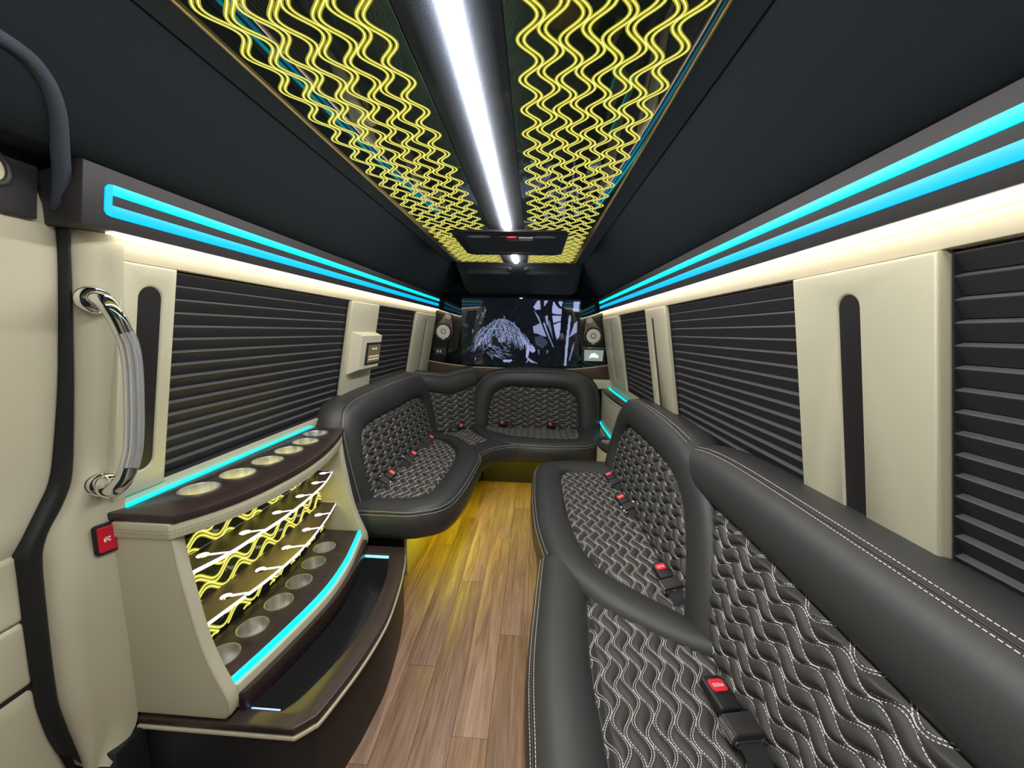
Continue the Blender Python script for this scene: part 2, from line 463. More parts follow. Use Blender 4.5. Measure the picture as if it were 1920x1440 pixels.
# television picture: flat print of the programme on screen
def raster(W=240, H=140):
    rng = np.random.default_rng(3)
    # drawing frame: x 0..1640, y 100..1150 of a close view of the screen
    gx, gy = np.meshgrid(np.linspace(-100, 1600, W), np.linspace(118, 1130, H))
    im = np.zeros((H, W, 3)) + np.array([.004, .006, .009])
    nz = rng.random((H // 6 + 2, W // 6 + 2)); nz = np.kron(nz, np.ones((6, 6)))[:H, :W]
    im += (nz ** 3 * .006)[..., None] * np.array([.8, 1, 1.2])
    lav = np.array([.40, .47, .78])
    def poly(p, c, a=1.0):
        m = inside(gx, gy, p); im[m] = im[m] * (1 - a) + np.array(c) * a
    def stroke(p0, p1, p2, wd, c, a=.8):
        for t in np.linspace(0, 1, 40):
            x = (1 - t) ** 2 * p0[0] + 2 * t * (1 - t) * p1[0] + t * t * p2[0]; y = (1 - t) ** 2 * p0[1] + 2 * t * (1 - t) * p1[1] + t * t * p2[1]
            m = (gx - x) ** 2 + (gy - y) ** 2 < (wd * (1 - .5 * t)) ** 2
            im[m] = im[m] * (1 - a * .5) + np.array(c) * a * .5
    # bright window at the right with black branches
    poly([(930, 240), (990, 140), (1140, 140), (1060, 270), (960, 280)], lav)
    poly([(1210, 160), (1350, 150), (1335, 640), (1270, 740), (1190, 300)], lav)
    poly([(940, 290), (1010, 380), (1130, 680), (950, 640), (930, 530), (1030, 480)], lav * .75)
    poly([(1060, 380), (1140, 360), (1150, 520), (1100, 480)], lav * .8)
    poly([(1190, 370), (1210, 640), (1230, 720), (1140, 500)], lav * .4)
    poly([(1500, 150), (1580, 150), (1575, 300), (1490, 290)], lav * .95)
    poly([(1560, 430), (1560, 600), (1460, 680), (1520, 470)], lav * .8)
    poly([(1440, 350), (1470, 360), (1450, 700), (1430, 1110), (1400, 1110), (1410, 720)], lav * .9)
    poly([(1540, 740), (1520, 860), (1480, 1040), (1465, 1040), (1500, 830)], lav * .5)
    poly([(1340, 100), (1410, 100), (1400, 640), (1320, 640)], (.004, .005, .008))
    for p0, p1, p2, wd in (((1050, 120), (1060, 500), (1240, 800), 32), ((1180, 120), (1150, 420), (1270, 720), 30), ((1210, 490), (1280, 460), (1340, 440), 14),
                           ((1190, 340), (1270, 360), (1340, 350), 16), ((1250, 150), (1290, 260), (1350, 240), 26), ((940, 640), (1060, 640), (1150, 760), 12)):
        stroke(p0, p1, p2, wd, (.004, .005, .008), 1.6)
    stroke((1090, 480), (1150, 650), (1235, 830), 13, lav * .9, 1.4)
    poly([(960, 690), (1060, 660), (1160, 760), (1080, 860), (980, 800)], lav * .12)
    poly([(1310, 650), (1400, 640), (1390, 720), (1310, 720)], (.05, .03, .02))
    # crouching figure: arm, hand, wild hair
    poly([(600, 560), (720, 590), (880, 740), (900, 860), (870, 1010), (840, 1010), (850, 800), (740, 760), (690, 740), (640, 650)], lav)
    poly([(890, 770), (960, 840), (980, 900), (930, 930), (880, 880)], lav * .95)
    poly([(740, 770), (810, 780), (740, 850)], lav * .8)
    for p in ((1010, 1090), (960, 1085), (925, 1080), (850, 1080)): stroke((860, 1000), (890, 1040), p, 12, lav * .8, 1.2)
    poly([(290, 520), (400, 440), (530, 425), (640, 480), (690, 560), (650, 680), (560, 760), (450, 790), (340, 650)], lav * .62)
    poly([(350, 600), (470, 600), (490, 700), (430, 720), (380, 690)], lav * .9)
    for i in range(420):
        a = rng.uniform(-1.0, 1.0); x0 = 470 + a * 190 + rng.normal(0, 30); y0 = 480 + abs(a) ** 2 * 120 + rng.normal(0, 30)
        c = lav * rng.choice([.03, .08, .2, .5, .85, 1.0], p=[.14, .16, .16, .2, .22, .12])
        x, y = x0, y0; dx = a * 26 + rng.normal(0, 8); ln = rng.integers(4, 11)
        for st in range(ln):
            x1, y1 = x + dx + rng.normal(0, 14), y + rng.uniform(18, 42)
            if y1 > 960: break
            stroke((x, y), ((x + x1) / 2 + rng.normal(0, 8), (y + y1) / 2), (x1, y1), rng.uniform(3, 6), c, 1.2)
            x, y = x1, y1; dx *= .9
    poly([(350, 680), (430, 720), (450, 820), (400, 850), (350, 800)], (.01, .015, .012))
    poly([(500, 860), (590, 800), (600, 930), (540, 960)], (.01, .015, .014))
    for i in range(60):
        x0 = rng.uniform(270, 600); y0 = rng.uniform(800, 1010); stroke((x0, y0), (x0 + 40, y0 + 30), (x0 + rng.uniform(20, 110), y0 + rng.uniform(-10, 60)), 6, lav * rng.choice([.1, .4, .8]), .8)
    for i in range(10): poly(circle(520 + 12 * i, 1062 + 12 * math.sin(i * 2), 14, 8), lav * 1.1)
    stroke((300, 590), (400, 565), (555, 565), 7, (.2, .65, .9), 1.6)
    for (x0, y0) in ((170, 480), (200, 340), (240, 290), (130, 390), (60, 600), (100, 1030), (515, 385), (1020, 880), (1150, 890), (1350, 630)):
        stroke((x0, y0), (x0 + 8, y0 + 20), (x0 + rng.uniform(-15, 25), y0 + rng.uniform(20, 70)), 10, lav * .45, 1.0)
    return im
def television():
    x0, x1, z0, z1 = -.675, .415, .985, 1.605
    t = thing('television', 'wide flat television behind black glass showing a grey picture of a crouching long-haired figure', 'television', (-.13, 3.50, .985))
    v, f, _ = plate([(x0, z0), (x1, z0), (x1, z1), (x0, z1)], (), -.008, .002, .001, fn=tilt); fix(mk('panel', v, f, M_GLASS, t))
    W, H = 240, 140
    im = raster(W, H)
    V = [tilt(x0 + .006 + (x1 - x0 - .012) * i / (W - 1), z1 - .006 - (z1 - z0 - .012) * j / (H - 1), .0026) for j in range(H) for i in range(W)]
    F = [(j * W + i, (j + 1) * W + i, (j + 1) * W + i + 1, j * W + i + 1) for j in range(H - 1) for i in range(W - 1)]
    m, nt, b = base_mat('television_picture'); b.inputs['Base Color'].default_value = (.004, .005, .006, 1); b.inputs['Roughness'].default_value = .03
    b.inputs['Coat Weight'].default_value = .5; b.inputs['Coat Roughness'].default_value = .01; b.inputs['Specular IOR Level'].default_value = .6
    at = nt.nodes.new('ShaderNodeAttribute'); at.attribute_name = 'picture'
    nt.links.new(at.outputs['Color'], b.inputs['Emission Color']); b.inputs['Emission Strength'].default_value = .85
    m.cycles.emission_sampling = 'NONE'
    o = mk('screen', V, F, m, t, smooth=False)
    ca = o.data.color_attributes.new('picture', 'FLOAT_COLOR', 'POINT')
    ca.data.foreach_set('color', np.concatenate([im.reshape(-1, 3), np.ones((W * H, 1))], 1).ravel())
television()

def speaker(x, z, dx, label):
    t = thing('speaker', label, 'speaker', tilt(x, z, .004), 'wall speakers')
    R = .088; r = .030; dz = .140
    ang = math.atan2(dz, dx); L = math.hypot(dx, dz); be = math.acos((R - r) / L)
    pts = [(R * math.cos(a), R * math.sin(a)) for a in np.linspace(ang + be, ang + 2 * PI - be, 36)] + \
          [(dx + r * math.cos(a), dz + r * math.sin(a)) for a in np.linspace(ang - be, ang + be, 14)]
    def F(a, b, c): return (a, -c - b * .037, b)
    q = lambda n, m, v, f: fix(mk(n, v, f, m, t, local=True))
    v, f, _ = plate(pts, (), 0, .016, .005, fn=F); q('baffle', M_BRONZE, v, f)
    rg = lathe([(.080, .014), (.080, .022), (.074, .026), (.064, .024), (.062, .012)], 36, fn=F); q('surround', M_DARK, *rg)
    q('cone', M_CONE, *lathe([(.063, .020), (.056, .022), (.036, .018), (.019, .015)], 36, fn=F))
    q('dust_cap', M_CONE, *lathe([(.0195, .014), (.016, .0175), (.009, .019), (.0005, .020)], 24, fn=F))
    q('tweeter_ring', M_CONE, *lathe([(.026, .015), (.026, .021), (.020, .022), (.018, .016)], 24, fn=lambda a, b, c: F(a + dx, b + dz, c)))
    q('tweeter_dome', M_CONE, *lathe([(.0125, .015), (.010, .020), (.005, .023), (.0005, .024)], 18, fn=lambda a, b, c: F(a + dx, b + dz, c)))
    v, f, _ = plate(rrect(-.014, .014, -.073, -.066, .003, 3), (), .022, .0275, .0005, fn=F); q('badge', M_CONE, v, f)
speaker(-.837, 1.288, .048, 'bronze teardrop speaker with silver cone to the left of the television')
speaker(.532, 1.278, -.044, 'bronze teardrop speaker with silver cone to the right of the television, above the touch screen')
t = thing('outlet_plate', 'small black socket plate under the left wall speaker', 'outlet', tilt(-.872, 1.07, 0))
v, f, _ = plate(rrect(-.927, -.817, 1.07, 1.14, .006), (), 0, .010, .003, fn=tilt); fix(mk('plate', v, f, M_VAL, t))
for i, x in enumerate((-.895, -.868, -.842)):
    v, f, _ = plate(rrect(x - .008, x + .008, 1.092, 1.118, .003, 3), (), .009, .0125, .001, fn=tilt); fix(mk('socket', v, f, M_CONE if i < 2 else M_DARK, t))
t = thing('wall_knob', 'small black round knob beside the socket plate on the rear wall', 'knob', tilt(-.782, 1.106, 0))
fix(mk('dial', *lathe([(.022, 0), (.022, .006), (.015, .010), (.013, .024), (.0005, .026)], 24, fn=lambda a, b, c: tilt(a - .782, b + 1.106, c)), M_DARK, t))
t = thing('touch_screen', 'small lit touch screen in a black bezel under the right wall speaker', 'screen', tilt(.543, 1.044, 0))
v, f, _ = plate(rrect(.437, .651, 1.042, 1.172, .006), (), 0, .014, .004, fn=tilt); fix(mk('bezel', v, f, M_DARK, t))
v, f, _ = plate(rrect(.440, .648, 1.166, 1.172, .002, 2), (), .012, .017, .001, fn=tilt); fix(mk('top_trim', v, f, M_CHROME, t))
v, f, _ = plate([(.462, 1.052), (.628, 1.052), (.632, 1.152), (.458, 1.152)], (), .013, .0148, 0, fn=tilt); fix(mk('display', v, f, M_TOUCH, t))
v, f, _ = plate([(.500, 1.072), (.530, 1.085), (.585, 1.078), (.592, 1.100), (.550, 1.125), (.520, 1.118)], (), .0145, .0154, 0, fn=tilt); fix(mk('display_image', v, f, M_TOUCHB, t))

# wall control box on the middle left pilaster
t = thing('control_box', 'ivory wall box with a dark touch panel between the two bar side windows', 'control panel', onL(2.0, 1.07, .012))
ob = [(1.905, 1.060), (2.19, 1.060), (2.19, 1.282), (1.905, 1.282)]
V = [onL(y, z, .010) for y, z in ob] + [onL(y, z, .062) for y, z in ((1.925, 1.085), (2.175, 1.085), (2.175, 1.262), (1.925, 1.262))]
F = [(0, 1, 5, 4), (1, 2, 6, 5), (2, 3, 7, 6), (3, 0, 4, 7), (4, 5, 6, 7), (3, 2, 1, 0)]
fix(mk('housing', V, F, M_IVORY, t, smooth=False))
bz = lambda a, b, c: onL(a, b, .062 + c)
v, f, _ = plate(rrect(1.985, 2.168, 1.105, 1.225, .004), (), -.002, .006, .002, fn=bz); fix(mk('bezel', v, f, M_DARK, t))
v, f, _ = plate([(2.0, 1.115), (2.158, 1.115), (2.158, 1.212), (2.0, 1.212)], (), .004, .0068, 0, fn=bz); so = fix(mk('touch_panel', v, f, M_SCREEN, t))
V, F = [], []
for iy, zz in enumerate((1.132, 1.148, 1.190)):
    for ix in range(6 if iy < 2 else 3):
        y = 2.018 + .024 * ix + (.03 if iy == 2 else 0)
        v, f, _ = plate(rrect(y, y + .011, zz - .004, zz + .005, .002, 2), (), .0066, .0075, 0, fn=bz); V, F = join((V, F), (v, f))
so2 = fix(mk('icons', V, F, M_ICON, so)); so2['kind'] = 'stuff'

# ------------------------------------------------------------------ ceiling lights
LAM, SP, AMP, PHI = .108, .0375, .0175, .72
def wave(k, v, s=SP, A=AMP, lam=LAM, ph=PHI): return k * s + A * np.sin(2 * PI * v / lam + (ph if k % 2 else -ph))
def ribbon(P, wd, nrm):
    P = np.asarray(P); t = np.gradient(P, axis=0); t /= np.linalg.norm(t, axis=1)[:, None]
    n = np.cross(t, np.broadcast_to(nrm, t.shape)); n /= np.linalg.norm(n, axis=1)[:, None]
    L = P - n * wd / 2; Rr = P + n * wd / 2
    V = np.stack([L, Rr], 1).reshape(-1, 3); m = len(P)
    return V.tolist(), [(2 * i, 2 * i + 2, 2 * i + 3, 2 * i + 1) for i in range(m - 1)]
for sgn, x0, x1, nm in ((-1, -.592, -.247, 'bar side'), (1, -.066, .286, 'long bench side')):
    t = thing('ceiling_light_panel', 'smoked acrylic ceiling panel with glowing yellow double wave lines, %s of the white strip' % nm, 'light panel', ((x0 + x1) / 2, 1.2, 1.83), 'yellow wave ceiling panels')
    mk('acrylic_sheet', *box(x0, x1, -1.1, 2.93, 1.815, 1.829, .001), M_ACRYL, t)
    v, f = join(box(x0 - .004 if sgn < 0 else x1, x0 if sgn < 0 else x1 + .004, -1.1, 2.93, 1.811, 1.829, .0005), box(x0, x1, 2.93, 2.934, 1.811, 1.829, .0005))
    mk('brass_edge', v, f, pm('brass_edge', (.40, .30, .10), .5, metal=.2), t)
    yy = np.arange(-.75, 2.925, LAM / 16)
    V, F, V2, F2 = [], [], [], []
    for k in range(8):
        u = wave(k, yy - .0127 + .002)
        xx = (-.0225 + u) if sgn > 0 else (2 * XC + .0225 - .005 - u)
        for wv in (-.0058, .0058):
            P = np.stack([xx + wv, yy, np.full_like(yy, 1.8146)], 1)
            keep = np.ones(len(P), bool)
            hx = (P[:, 0] > -.445) & (P[:, 0] < .145) & (P[:, 1] > 2.03) & (P[:, 1] < 2.60)
            runs = np.split(np.arange(len(P)), np.where(np.diff(hx.astype(int)) != 0)[0] + 1)
            for r in runs:
                if hx[r[0]] or len(r) < 3: continue
                q = P[r]; a = ribbon(q, .0024, (0, 0, 1)); V, F = join((V, F), a)
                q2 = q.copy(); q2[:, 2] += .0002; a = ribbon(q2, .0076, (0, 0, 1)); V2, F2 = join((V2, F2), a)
    o = mk('engraved_lines', V, F, M_YC, t, smooth=False); o['kind'] = 'stuff'
    o = mk('groove_walls', V2, F2, M_YG, t, smooth=False); o['kind'] = 'stuff'  # wide ribbons painting a glow around the line cores
t = thing('ceiling_light_strip', 'bright white line light in the dark centre spine of the ceiling', 'light', (XC, 1.2, 1.83))
mk('spine', *box(-.246, -.067, -1.1, 2.94, 1.817, 1.832, .003), M_FABRIC2, t)
for a, b in ((-1.0, 2.03), (2.62, 2.94)):
    mk('led_lens', *box(-.167, -.139, a, b, 1.8090, 1.8175, .001), M_CEIL_LED, t)
# roof hatch
t = thing('roof_hatch', 'black rounded roof hatch with a red handle, set between the yellow ceiling panels', 'hatch', (-.15, 2.3, 1.81))
fn = lambda a, b, c: (a, b, 1.826 - c)
v, f, _ = plate(rrect(-.455, .163, 2.02, 2.615, .06, 8), [rrect(-.405, .113, 2.075, 2.565, .05, 8)], 0, .022, .006, fn=fn); fix(mk('frame', v, f, M_DARK, t))
v, f, _ = plate(rrect(-.41, .118, 2.07, 2.57, .05, 8), (), 0, .019, .003, fn=fn); fix(mk('lid', v, f, M_FABRIC2, t))
for cx in (-.315, .035):
    v, f, _ = plate(circle(cx, 2.125, .065, 24, .020), (), .017, .0235, .003, fn=fn); fix(mk('grip_recess', v, f, M_LENS, t, label='pale oval grip recess'))
v, f, _ = plate(rrect(-.22, -.02, 2.085, 2.14, .02), (), .016, .034, .008, fn=fn); o = fix(mk('handle', v, f, M_DARK, t))
v, f, _ = plate(rrect(-.165, -.105, 2.083, 2.142, .01), (), .024, .037, .004, fn=fn); fix(mk('release_tab', v, f, M_RED, o, label='red release tab'))
v, f, _ = plate(rrect(-.100, -.022, 2.088, 2.145, .01), (), .024, .0365, .004, fn=fn); fix(mk('lens', v, f, M_LENS, o))

# rear air unit under the ceiling
t = thing('air_unit', 'black sloping air conditioning unit at the rear of the ceiling above the television', 'air conditioner', (-.13, 3.3, 1.63))
x0, x1 = -.63, .36
sec = [(2.95, 1.83), (2.965, 1.80), (3.02, 1.765), (3.12, 1.745), (3.34, 1.66), (3.42, 1.635), (3.535, 1.635), (3.535, 1.83)]
V, F = [], []
st = [(0, .0), (.02, .5), (.06, 1), (.94, 1), (.98, .5), (1, 0)]
for u, sc in st:
    x = x0 + (x1 - x0) * u
    V += [(x, y + (1 - sc) * .05 if z < 1.82 and y < 3.5 else y, z + (1 - sc) * .03 if z < 1.82 else z) for y, z in sec]
m = len(sec); F = grid_faces(len(st), m, True) + [tuple(range(m))[::-1], tuple(range((len(st) - 1) * m, len(st) * m))]
fix(mk('cover', V, F, pm('satin_black', (.026, .032, .040), .62), t))
for a, b in ((-.56, -.185), (-.095, .28)):
    v, f, _ = plate(rrect(a, b, 0, .075, .03, 6), [rrect(a + .008, b - .008, .008, .067, .024, 6)], 0, .008, .002, fn=lambda p, q, c: (p, 2.985 + q * .9, 1.790 - q * .55 - c)); fix(mk('vent_frame', v, f, M_DARK, t))
    for i in range(3):
        z = .020 + .017 * i
        v, f, _ = plate([(a + .02, z), (b - .02, z), (b - .02, z + .008), (a + .02, z + .008)], (), -.001, .005, .001, fn=lambda p, q, c: (p, 2.985 + q * .9, 1.790 - q * .55 - c)); fix(mk('vane', v, f, M_FABRIC2, t))
    for xv in ((b - .02,) if a < -.3 else (a + .02,)):
        v, f = lathe([(.017, 0), (.017, .010), (.012, .013), (.0005, .013)], 20, fn=lambda p, q, c: (p + xv, 3.0 + q * .8, 1.782 - q * .5 - c)); fix(mk('nozzle', v, f, M_VAL, t))

# ------------------------------------------------------------------ benches
def F_seat(z0): return lambda a, b, h: np.stack([a, b, z0 + h], -1)
def F_backR(a, b, h): return np.stack([.507 + .2214 * (b - .44) - .976 * h, a, b + .216 * h], -1)
def F_backL(a, b, h): return np.stack([-.815 - .2214 * (b - .44) + .976 * h, a, b + .216 * h], -1)
def F_backB(a, b, h): return np.stack([a, 3.38 + .143 * (b - .44) - .99 * h, b + .14 * h], -1)
def F_backC(a, b, h):
    k = -.2 * (b - .44) + h
    return np.stack([-.64 + .737 * a + .676 * k, 3.215 + .676 * a - .737 * k, b + .15 * h], -1)
def F_seatC(a, b, h): return np.stack([-.5 + .737 * a - .676 * b, 3.02 + .676 * a + .737 * b, .432 + h], -1)
P_SEAT = [(-.02, 0, -.03), (0, 0, -.012), (.05, 0, .006), (.18, 0, .019), (.4, 0, .026), (.65, 0, .026), (.85, 0, .018), (.96, 0, .006), (1, 0, -.004), (1, .004, -.010), (1, .014, -.03), (1, .019, -.06), (1, .016, -.10), (1, .004, -.130), (1, -.03, -.142), (1, -.10, -.145)]
P_LAP = [(-.02, 0, -.03), (0, 0, -.012), (.05, 0, .006), (.18, 0, .020), (.4, 0, .028), (.6, 0, .029), (.78, 0, .024), (.9, 0, .014), (.97, 0, .002), (1, 0, -.008), (1, .001, -.014), (1, .001, -.02), (1, 0, -.03), (1, 0, -.035), (1, -.005, -.04), (1, -.02, -.04)]
P_BACK = [(-.03, 0, -.03), (0, 0, -.014), (.05, 0, .010), (.18, 0, .026), (.4, 0, .036), (.62, 0, .034), (.8, 0, .026), (.93, 0, .012), (1, 0, -.002), (1, .005, -.008), (1, .018, -.024), (1, .030, -.048), (1, .038, -.076), (1, .038, -.11), (1, .02, -.15), (1, 0, -.16)]
def ev(I, O, prof, frame):
    d = O - I; ln = np.linalg.norm(d, axis=1)[:, None]; u = d / ln
    out = []
    for t, off, h in prof:
        p = I + d * t + u * off
        out.append(frame(p[:, 0], p[:, 1], np.full(len(p), h) if np.isscalar(h) else h))
    return np.stack(out, 1)
def bolster(name, parent, frame, I, O, prof=P_BACK, n=72, wts=None, prof2=P_LAP, seam=None, mat=M_LEATHER, seam_prof=((.985, 0, .001), (1, .009, -.012))):
    Ia, Oa = catmull(I, n), catmull(O, n)
    G = ev(Ia, Oa, prof, frame)
    if wts is not None:
        wv = np.interp(np.linspace(0, len(wts) - 1, n), np.arange(len(wts)), wts)[:, None, None]
        G = G * (1 - wv) + ev(Ia, Oa, prof2, frame) * wv
    m = G.shape[1]
    F = grid_faces(n, m) + [tuple(range(m))[::-1], tuple(range((n - 1) * m, n * m))]
    o = fix(mk(name, G.reshape(-1, 3).tolist(), F, mat, parent, angle=60))
    if seam:
        Ib, Ob = catmull(I, n * 5), catmull(O, n * 5)
        a, b = int(seam[0] * n * 5), int(seam[1] * n * 5)
        G = ev(Ib[a:b], Ob[a:b], seam_prof, frame)
        L = [G[:, i] for i in range(G.shape[1])]
        s = mk('stitching', *dash_mesh(L, .0009, .0058, .0028), M_THREAD, o, smooth=False, label='pale double seam stitching'); s['kind'] = 'stuff'
        g = ev(Ib[a:b:4], Ob[a:b:4], ((1, .0035, -.004),), frame)[:, 0]
        p = mk('piping', *tube(g.tolist(), .0022, 6), M_LEATHER, o)
    return o
def quilt(name, parent, frame, poly, along, H, res=(.0026, .0055), s=.0237, A=.0128, lam=.110, ph=.76, hw=.0030, h0=0, mat=M_QUILT, u0=0.0, v0=0.0, exp=.014, swap=False):
    """along = index (0/1) of the frame axis the wave lines run along"""
    P = np.array(poly); c = P.mean(0)
    big = inset([tuple(p) for p in (poly if area2(poly) > 0 else poly[::-1])], -exp)
    bb0, bb1 = P.min(0) - exp, P.max(0) + exp
    iu = 1 - along
    U = np.arange(bb0[iu], bb1[iu], res[0]); Vv = np.arange(bb0[along], bb1[along], res[1])
    uu, vv = np.meshgrid(U, Vv)
    K = int((bb1[iu] - bb0[iu]) / s) + 6
    def cu(k, v): return bb0[iu] + u0 + wave(k, v + v0, s, A, lam, ph)
    ks = np.arange(-3, K)
    cen = np.stack([cu(k, Vv) for k in ks], 1)
    idx = np.stack([np.searchsorted(cen[j], U) - 1 for j in range(len(Vv))])
    idx = np.clip(idx, 0, len(ks) - 2)
    lo = np.take_along_axis(cen, idx, 1); hi = np.take_along_axis(cen, idx + 1, 1)
    gap = np.maximum(hi - lo - 2 * hw, 1e-4); tt = (uu - lo - hw) / gap
    bump = np.where((tt > 0) & (tt < 1), np.power(np.clip(4 * tt * (1 - tt), 0, 1), .6), 0) * H * np.clip(gap / s, 0, 1.2) ** .6
    AA, BB = (vv, uu) if along == 0 else (uu, vv)
    pl = [tuple(p) for p in big]
    ins = inside(AA, BB, pl); dd = pdist(AA, BB, [tuple(p) for p in poly])
    inp = inside(AA, BB, [tuple(p) for p in poly])
    edge = np.where(inp, np.clip(dd / .02, 0, 1), 0); edge = edge * edge * (3 - 2 * edge)
    hh = h0 + bump * edge - .012 * (1 - edge)
    G = frame(AA, BB, hh)
    nv, nu = AA.shape
    vid = -np.ones((nv, nu), int); vid[ins] = np.arange(ins.sum())
    q = ins[:-1, :-1] & ins[1:, :-1] & ins[1:, 1:] & ins[:-1, 1:]
    F = np.stack([vid[:-1, :-1][q], vid[1:, :-1][q], vid[1:, 1:][q], vid[:-1, 1:][q]], 1)
    o = mk(name, G[ins].tolist(), F.tolist(), mat, parent, angle=80)
    # make sure the surface faces out
    n0 = np.mean([p.normal for p in list(o.data.polygons)[::max(1, len(o.data.polygons) // 200)]], 0)
    e0 = frame(np.array([c[0]]), np.array([c[1]]), np.array([0.]))[0]; e1 = frame(np.array([c[0]]), np.array([c[1]]), np.array([.1]))[0]
    if np.dot(n0, e1 - e0) < 0: o.data.flip_normals()
    vs = np.arange(bb0[along], bb1[along], .004); L = []
    for k in ks:
        for w_ in (-hw, hw):
            us = cu(k, vs) + w_
            A1, B1 = (vs, us) if along == 0 else (us, vs)
            ok = inside(A1, B1, [tuple(p) for p in poly])
            if not ok.any(): continue
            d1 = pdist(A1, B1, [tuple(p) for p in poly]); e = np.clip(d1 / .02, 0, 1); e = e * e * (3 - 2 * e)
            Q = frame(A1, B1, h0 - .012 * (1 - e) + .0009)
            for r in np.split(np.arange(len(vs)), np.where(np.diff(ok.astype(int)) != 0)[0] + 1):
                if ok[r[0]] and len(r) > 2: L.append(Q[r])
    st = mk('stitching', *dash_mesh(L, .00105, .0046, .0016), M_THREAD, o, smooth=False, label='pale thread in double wave lines'); st['kind'] = 'stuff'
    return o
def poly_of(I, extra, n=60): return [tuple(p) for p in catmull(I, n)] + list(extra)

# long bench, far section
t = thing('lounge_bench', 'black quilted lounge bench section at the far end of the long right bench', 'bench', (.35, 1.7, 0), 'upholstered lounge benches')
I = [(.54, 2.312), (.342, 2.314), (.20, 2.265), (.183, 1.98), (.190, 1.68), (.214, 1.475), (.269, 1.31), (.382, 1.192), (.488, 1.093), (.535, 1.00)]
O = [(.54, 2.49), (.24, 2.48), (.055, 2.38), (.026, 2.03), (.036, 1.655), (.074, 1.39), (.118, 1.271), (.235, 1.122), (.40, 1.003), (.535, .93)]
bolster('seat_bolster', t, F_seat(.44), I, O, P_SEAT, 110, [0, 0, 0, 0, 0, .2, 1, 1, 1, 1], seam=(.02, .56))
quilt('seat_insert', t, F_seat(.44), poly_of(I[:-1], [(.54, 1.06), (.54, 2.312)]), 1, .0065, u0=.006)
I = [(2.345, .43), (2.35, .63), (2.26, .748), (2.06, .767), (1.66, .766), (1.46, .74), (1.325, .678), (1.234, .588), (1.165, .50), (1.12, .43)]
O = [(2.42, .43), (2.475, .65), (2.475, .82), (2.33, .905), (1.88, .918), (1.48, .892), (1.315, .845), (1.185, .765), (1.055, .60), (.955, .42)]
bolster('backrest_bolster', t, F_backR, I, O, P_BACK, 110, [0, 0, 0, 0, 0, .1, .9, 1, 1, 1], seam=(.02, .56))
quilt('backrest_insert', t, F_backR, poly_of(I, []), 0, .011, u0=.004)
mk('plinth', *box(.13, .68, .98, 2.44, 0, .30, .004), M_DARK, t)
mk('led_strip', *box(.085, .095, 1.45, 2.40, .285, .292, .001), M_YWARM, t)
# long bench, near section
t = thing('lounge_bench', 'black quilted lounge bench section nearest the camera on the right side', 'bench', (.35, .6, 0), 'upholstered lounge benches')
I = [(.205, 1.30), (.197, 1.15), (.175, .90), (.176, .735), (.176, .5), (.176, .15)]
O = [(.058, 1.37), (.040, 1.16), (.022, .89), (.026, .65), (.028, .45), (.028, .15)]
bolster('seat_bolster', t, F_seat(.436), I, O, P_SEAT, 80, seam=(.0, 1))
quilt('seat_insert', t, F_seat(.436), [(.195, 1.19)] + [tuple(p) for p in catmull(I[1:], 30)][1:] + [(.535, .15), (.535, .955), (.46, 1.0), (.34, 1.075)], 1, .0065, u0=.006)
I = [(1.24, .772), (1.18, .770), (1.04, .773), (.81, .770), (.45, .762), (.15, .762)]
O = [(1.40, .888), (1.30, .905), (1.15, .917), (.89, .921), (.45, .921), (.15, .921)]
bolster('backrest_bolster', t, F_backR, I, O, P_BACK, 80, seam=(0, 1))
quilt('backrest_insert', t, F_backR, [(1.17, .772)] + [tuple(p) for p in catmull(I[2:], 24)] + [(.15, .43), (.98, .43), (1.06, .58)], 0, .010, u0=.010, v0=.03)
mk('plinth', *box(.13, .68, .14, .97, 0, .30, .004), M_DARK, t)
mk('led_strip', *box(.085, .095, .25, 1.40, .285, .292, .001), M_YWARM, t)
# left bench
t = thing('lounge_bench', 'black quilted lounge bench beside the bar on the left, with rounded front corner', 'bench', (-.65, 2.3, 0), 'upholstered lounge benches')
I = [(-.84, 1.80), (-.70, 1.80), (-.580, 1.835), (-.527, 1.93), (-.511, 2.27), (-.53, 2.58), (-.60, 2.75), (-.71, 2.875), (-.84, 2.93)]
O = [(-.84, 1.662), (-.70, 1.663), (-.525, 1.68), (-.392, 1.82), (-.350, 2.3), (-.362, 2.57), (-.44, 2.74), (-.62, 2.96), (-.84, 3.06)]
bolster('seat_bolster', t, F_seat(.44), I, O, P_SEAT, 110, [0, 0, 0, 0, 0, .1, 1, 1, 1], seam=(0, .66))
quilt('seat_insert', t, F_seat(.44), poly_of(I, []), 1, .0065)
I = [(1.79, .43), (1.80, .62), (1.86, .745), (1.993, .787), (2.4, .787), (2.822, .784), (2.95, .74), (3.0, .62), (3.03, .43)]
O = [(1.705, .43), (1.705, .70), (1.735, .86), (1.87, .930), (2.3, .950), (2.85, .948), (3.06, .91), (3.18, .75), (3.25, .43)]
P_BACKL = [p if i < 9 else (p[0], p[1] * 1.35, p[2]) for i, p in enumerate(P_BACK)]
bolster('backrest_bolster', t, F_backL, I, O, P_BACKL, 100, [0, 0, 0, 0, 0, 0, .6, 1, 1], seam=(0, .8))
quilt('backrest_insert', t, F_backL, poly_of(I, []), 0, .011)
mk('plinth', *box(-1.02, -.655, 1.84, 2.95, 0, .30, .004), M_DARK, t)
mk('plinth_edge', *box(-.654, -.640, 1.838, 2.95, 0, .30, .002), M_CREAM_D, t)
mk('led_strip', *box(-.47, -.455, 1.86, 2.75, .280, .288, .001), M_YUND, t)
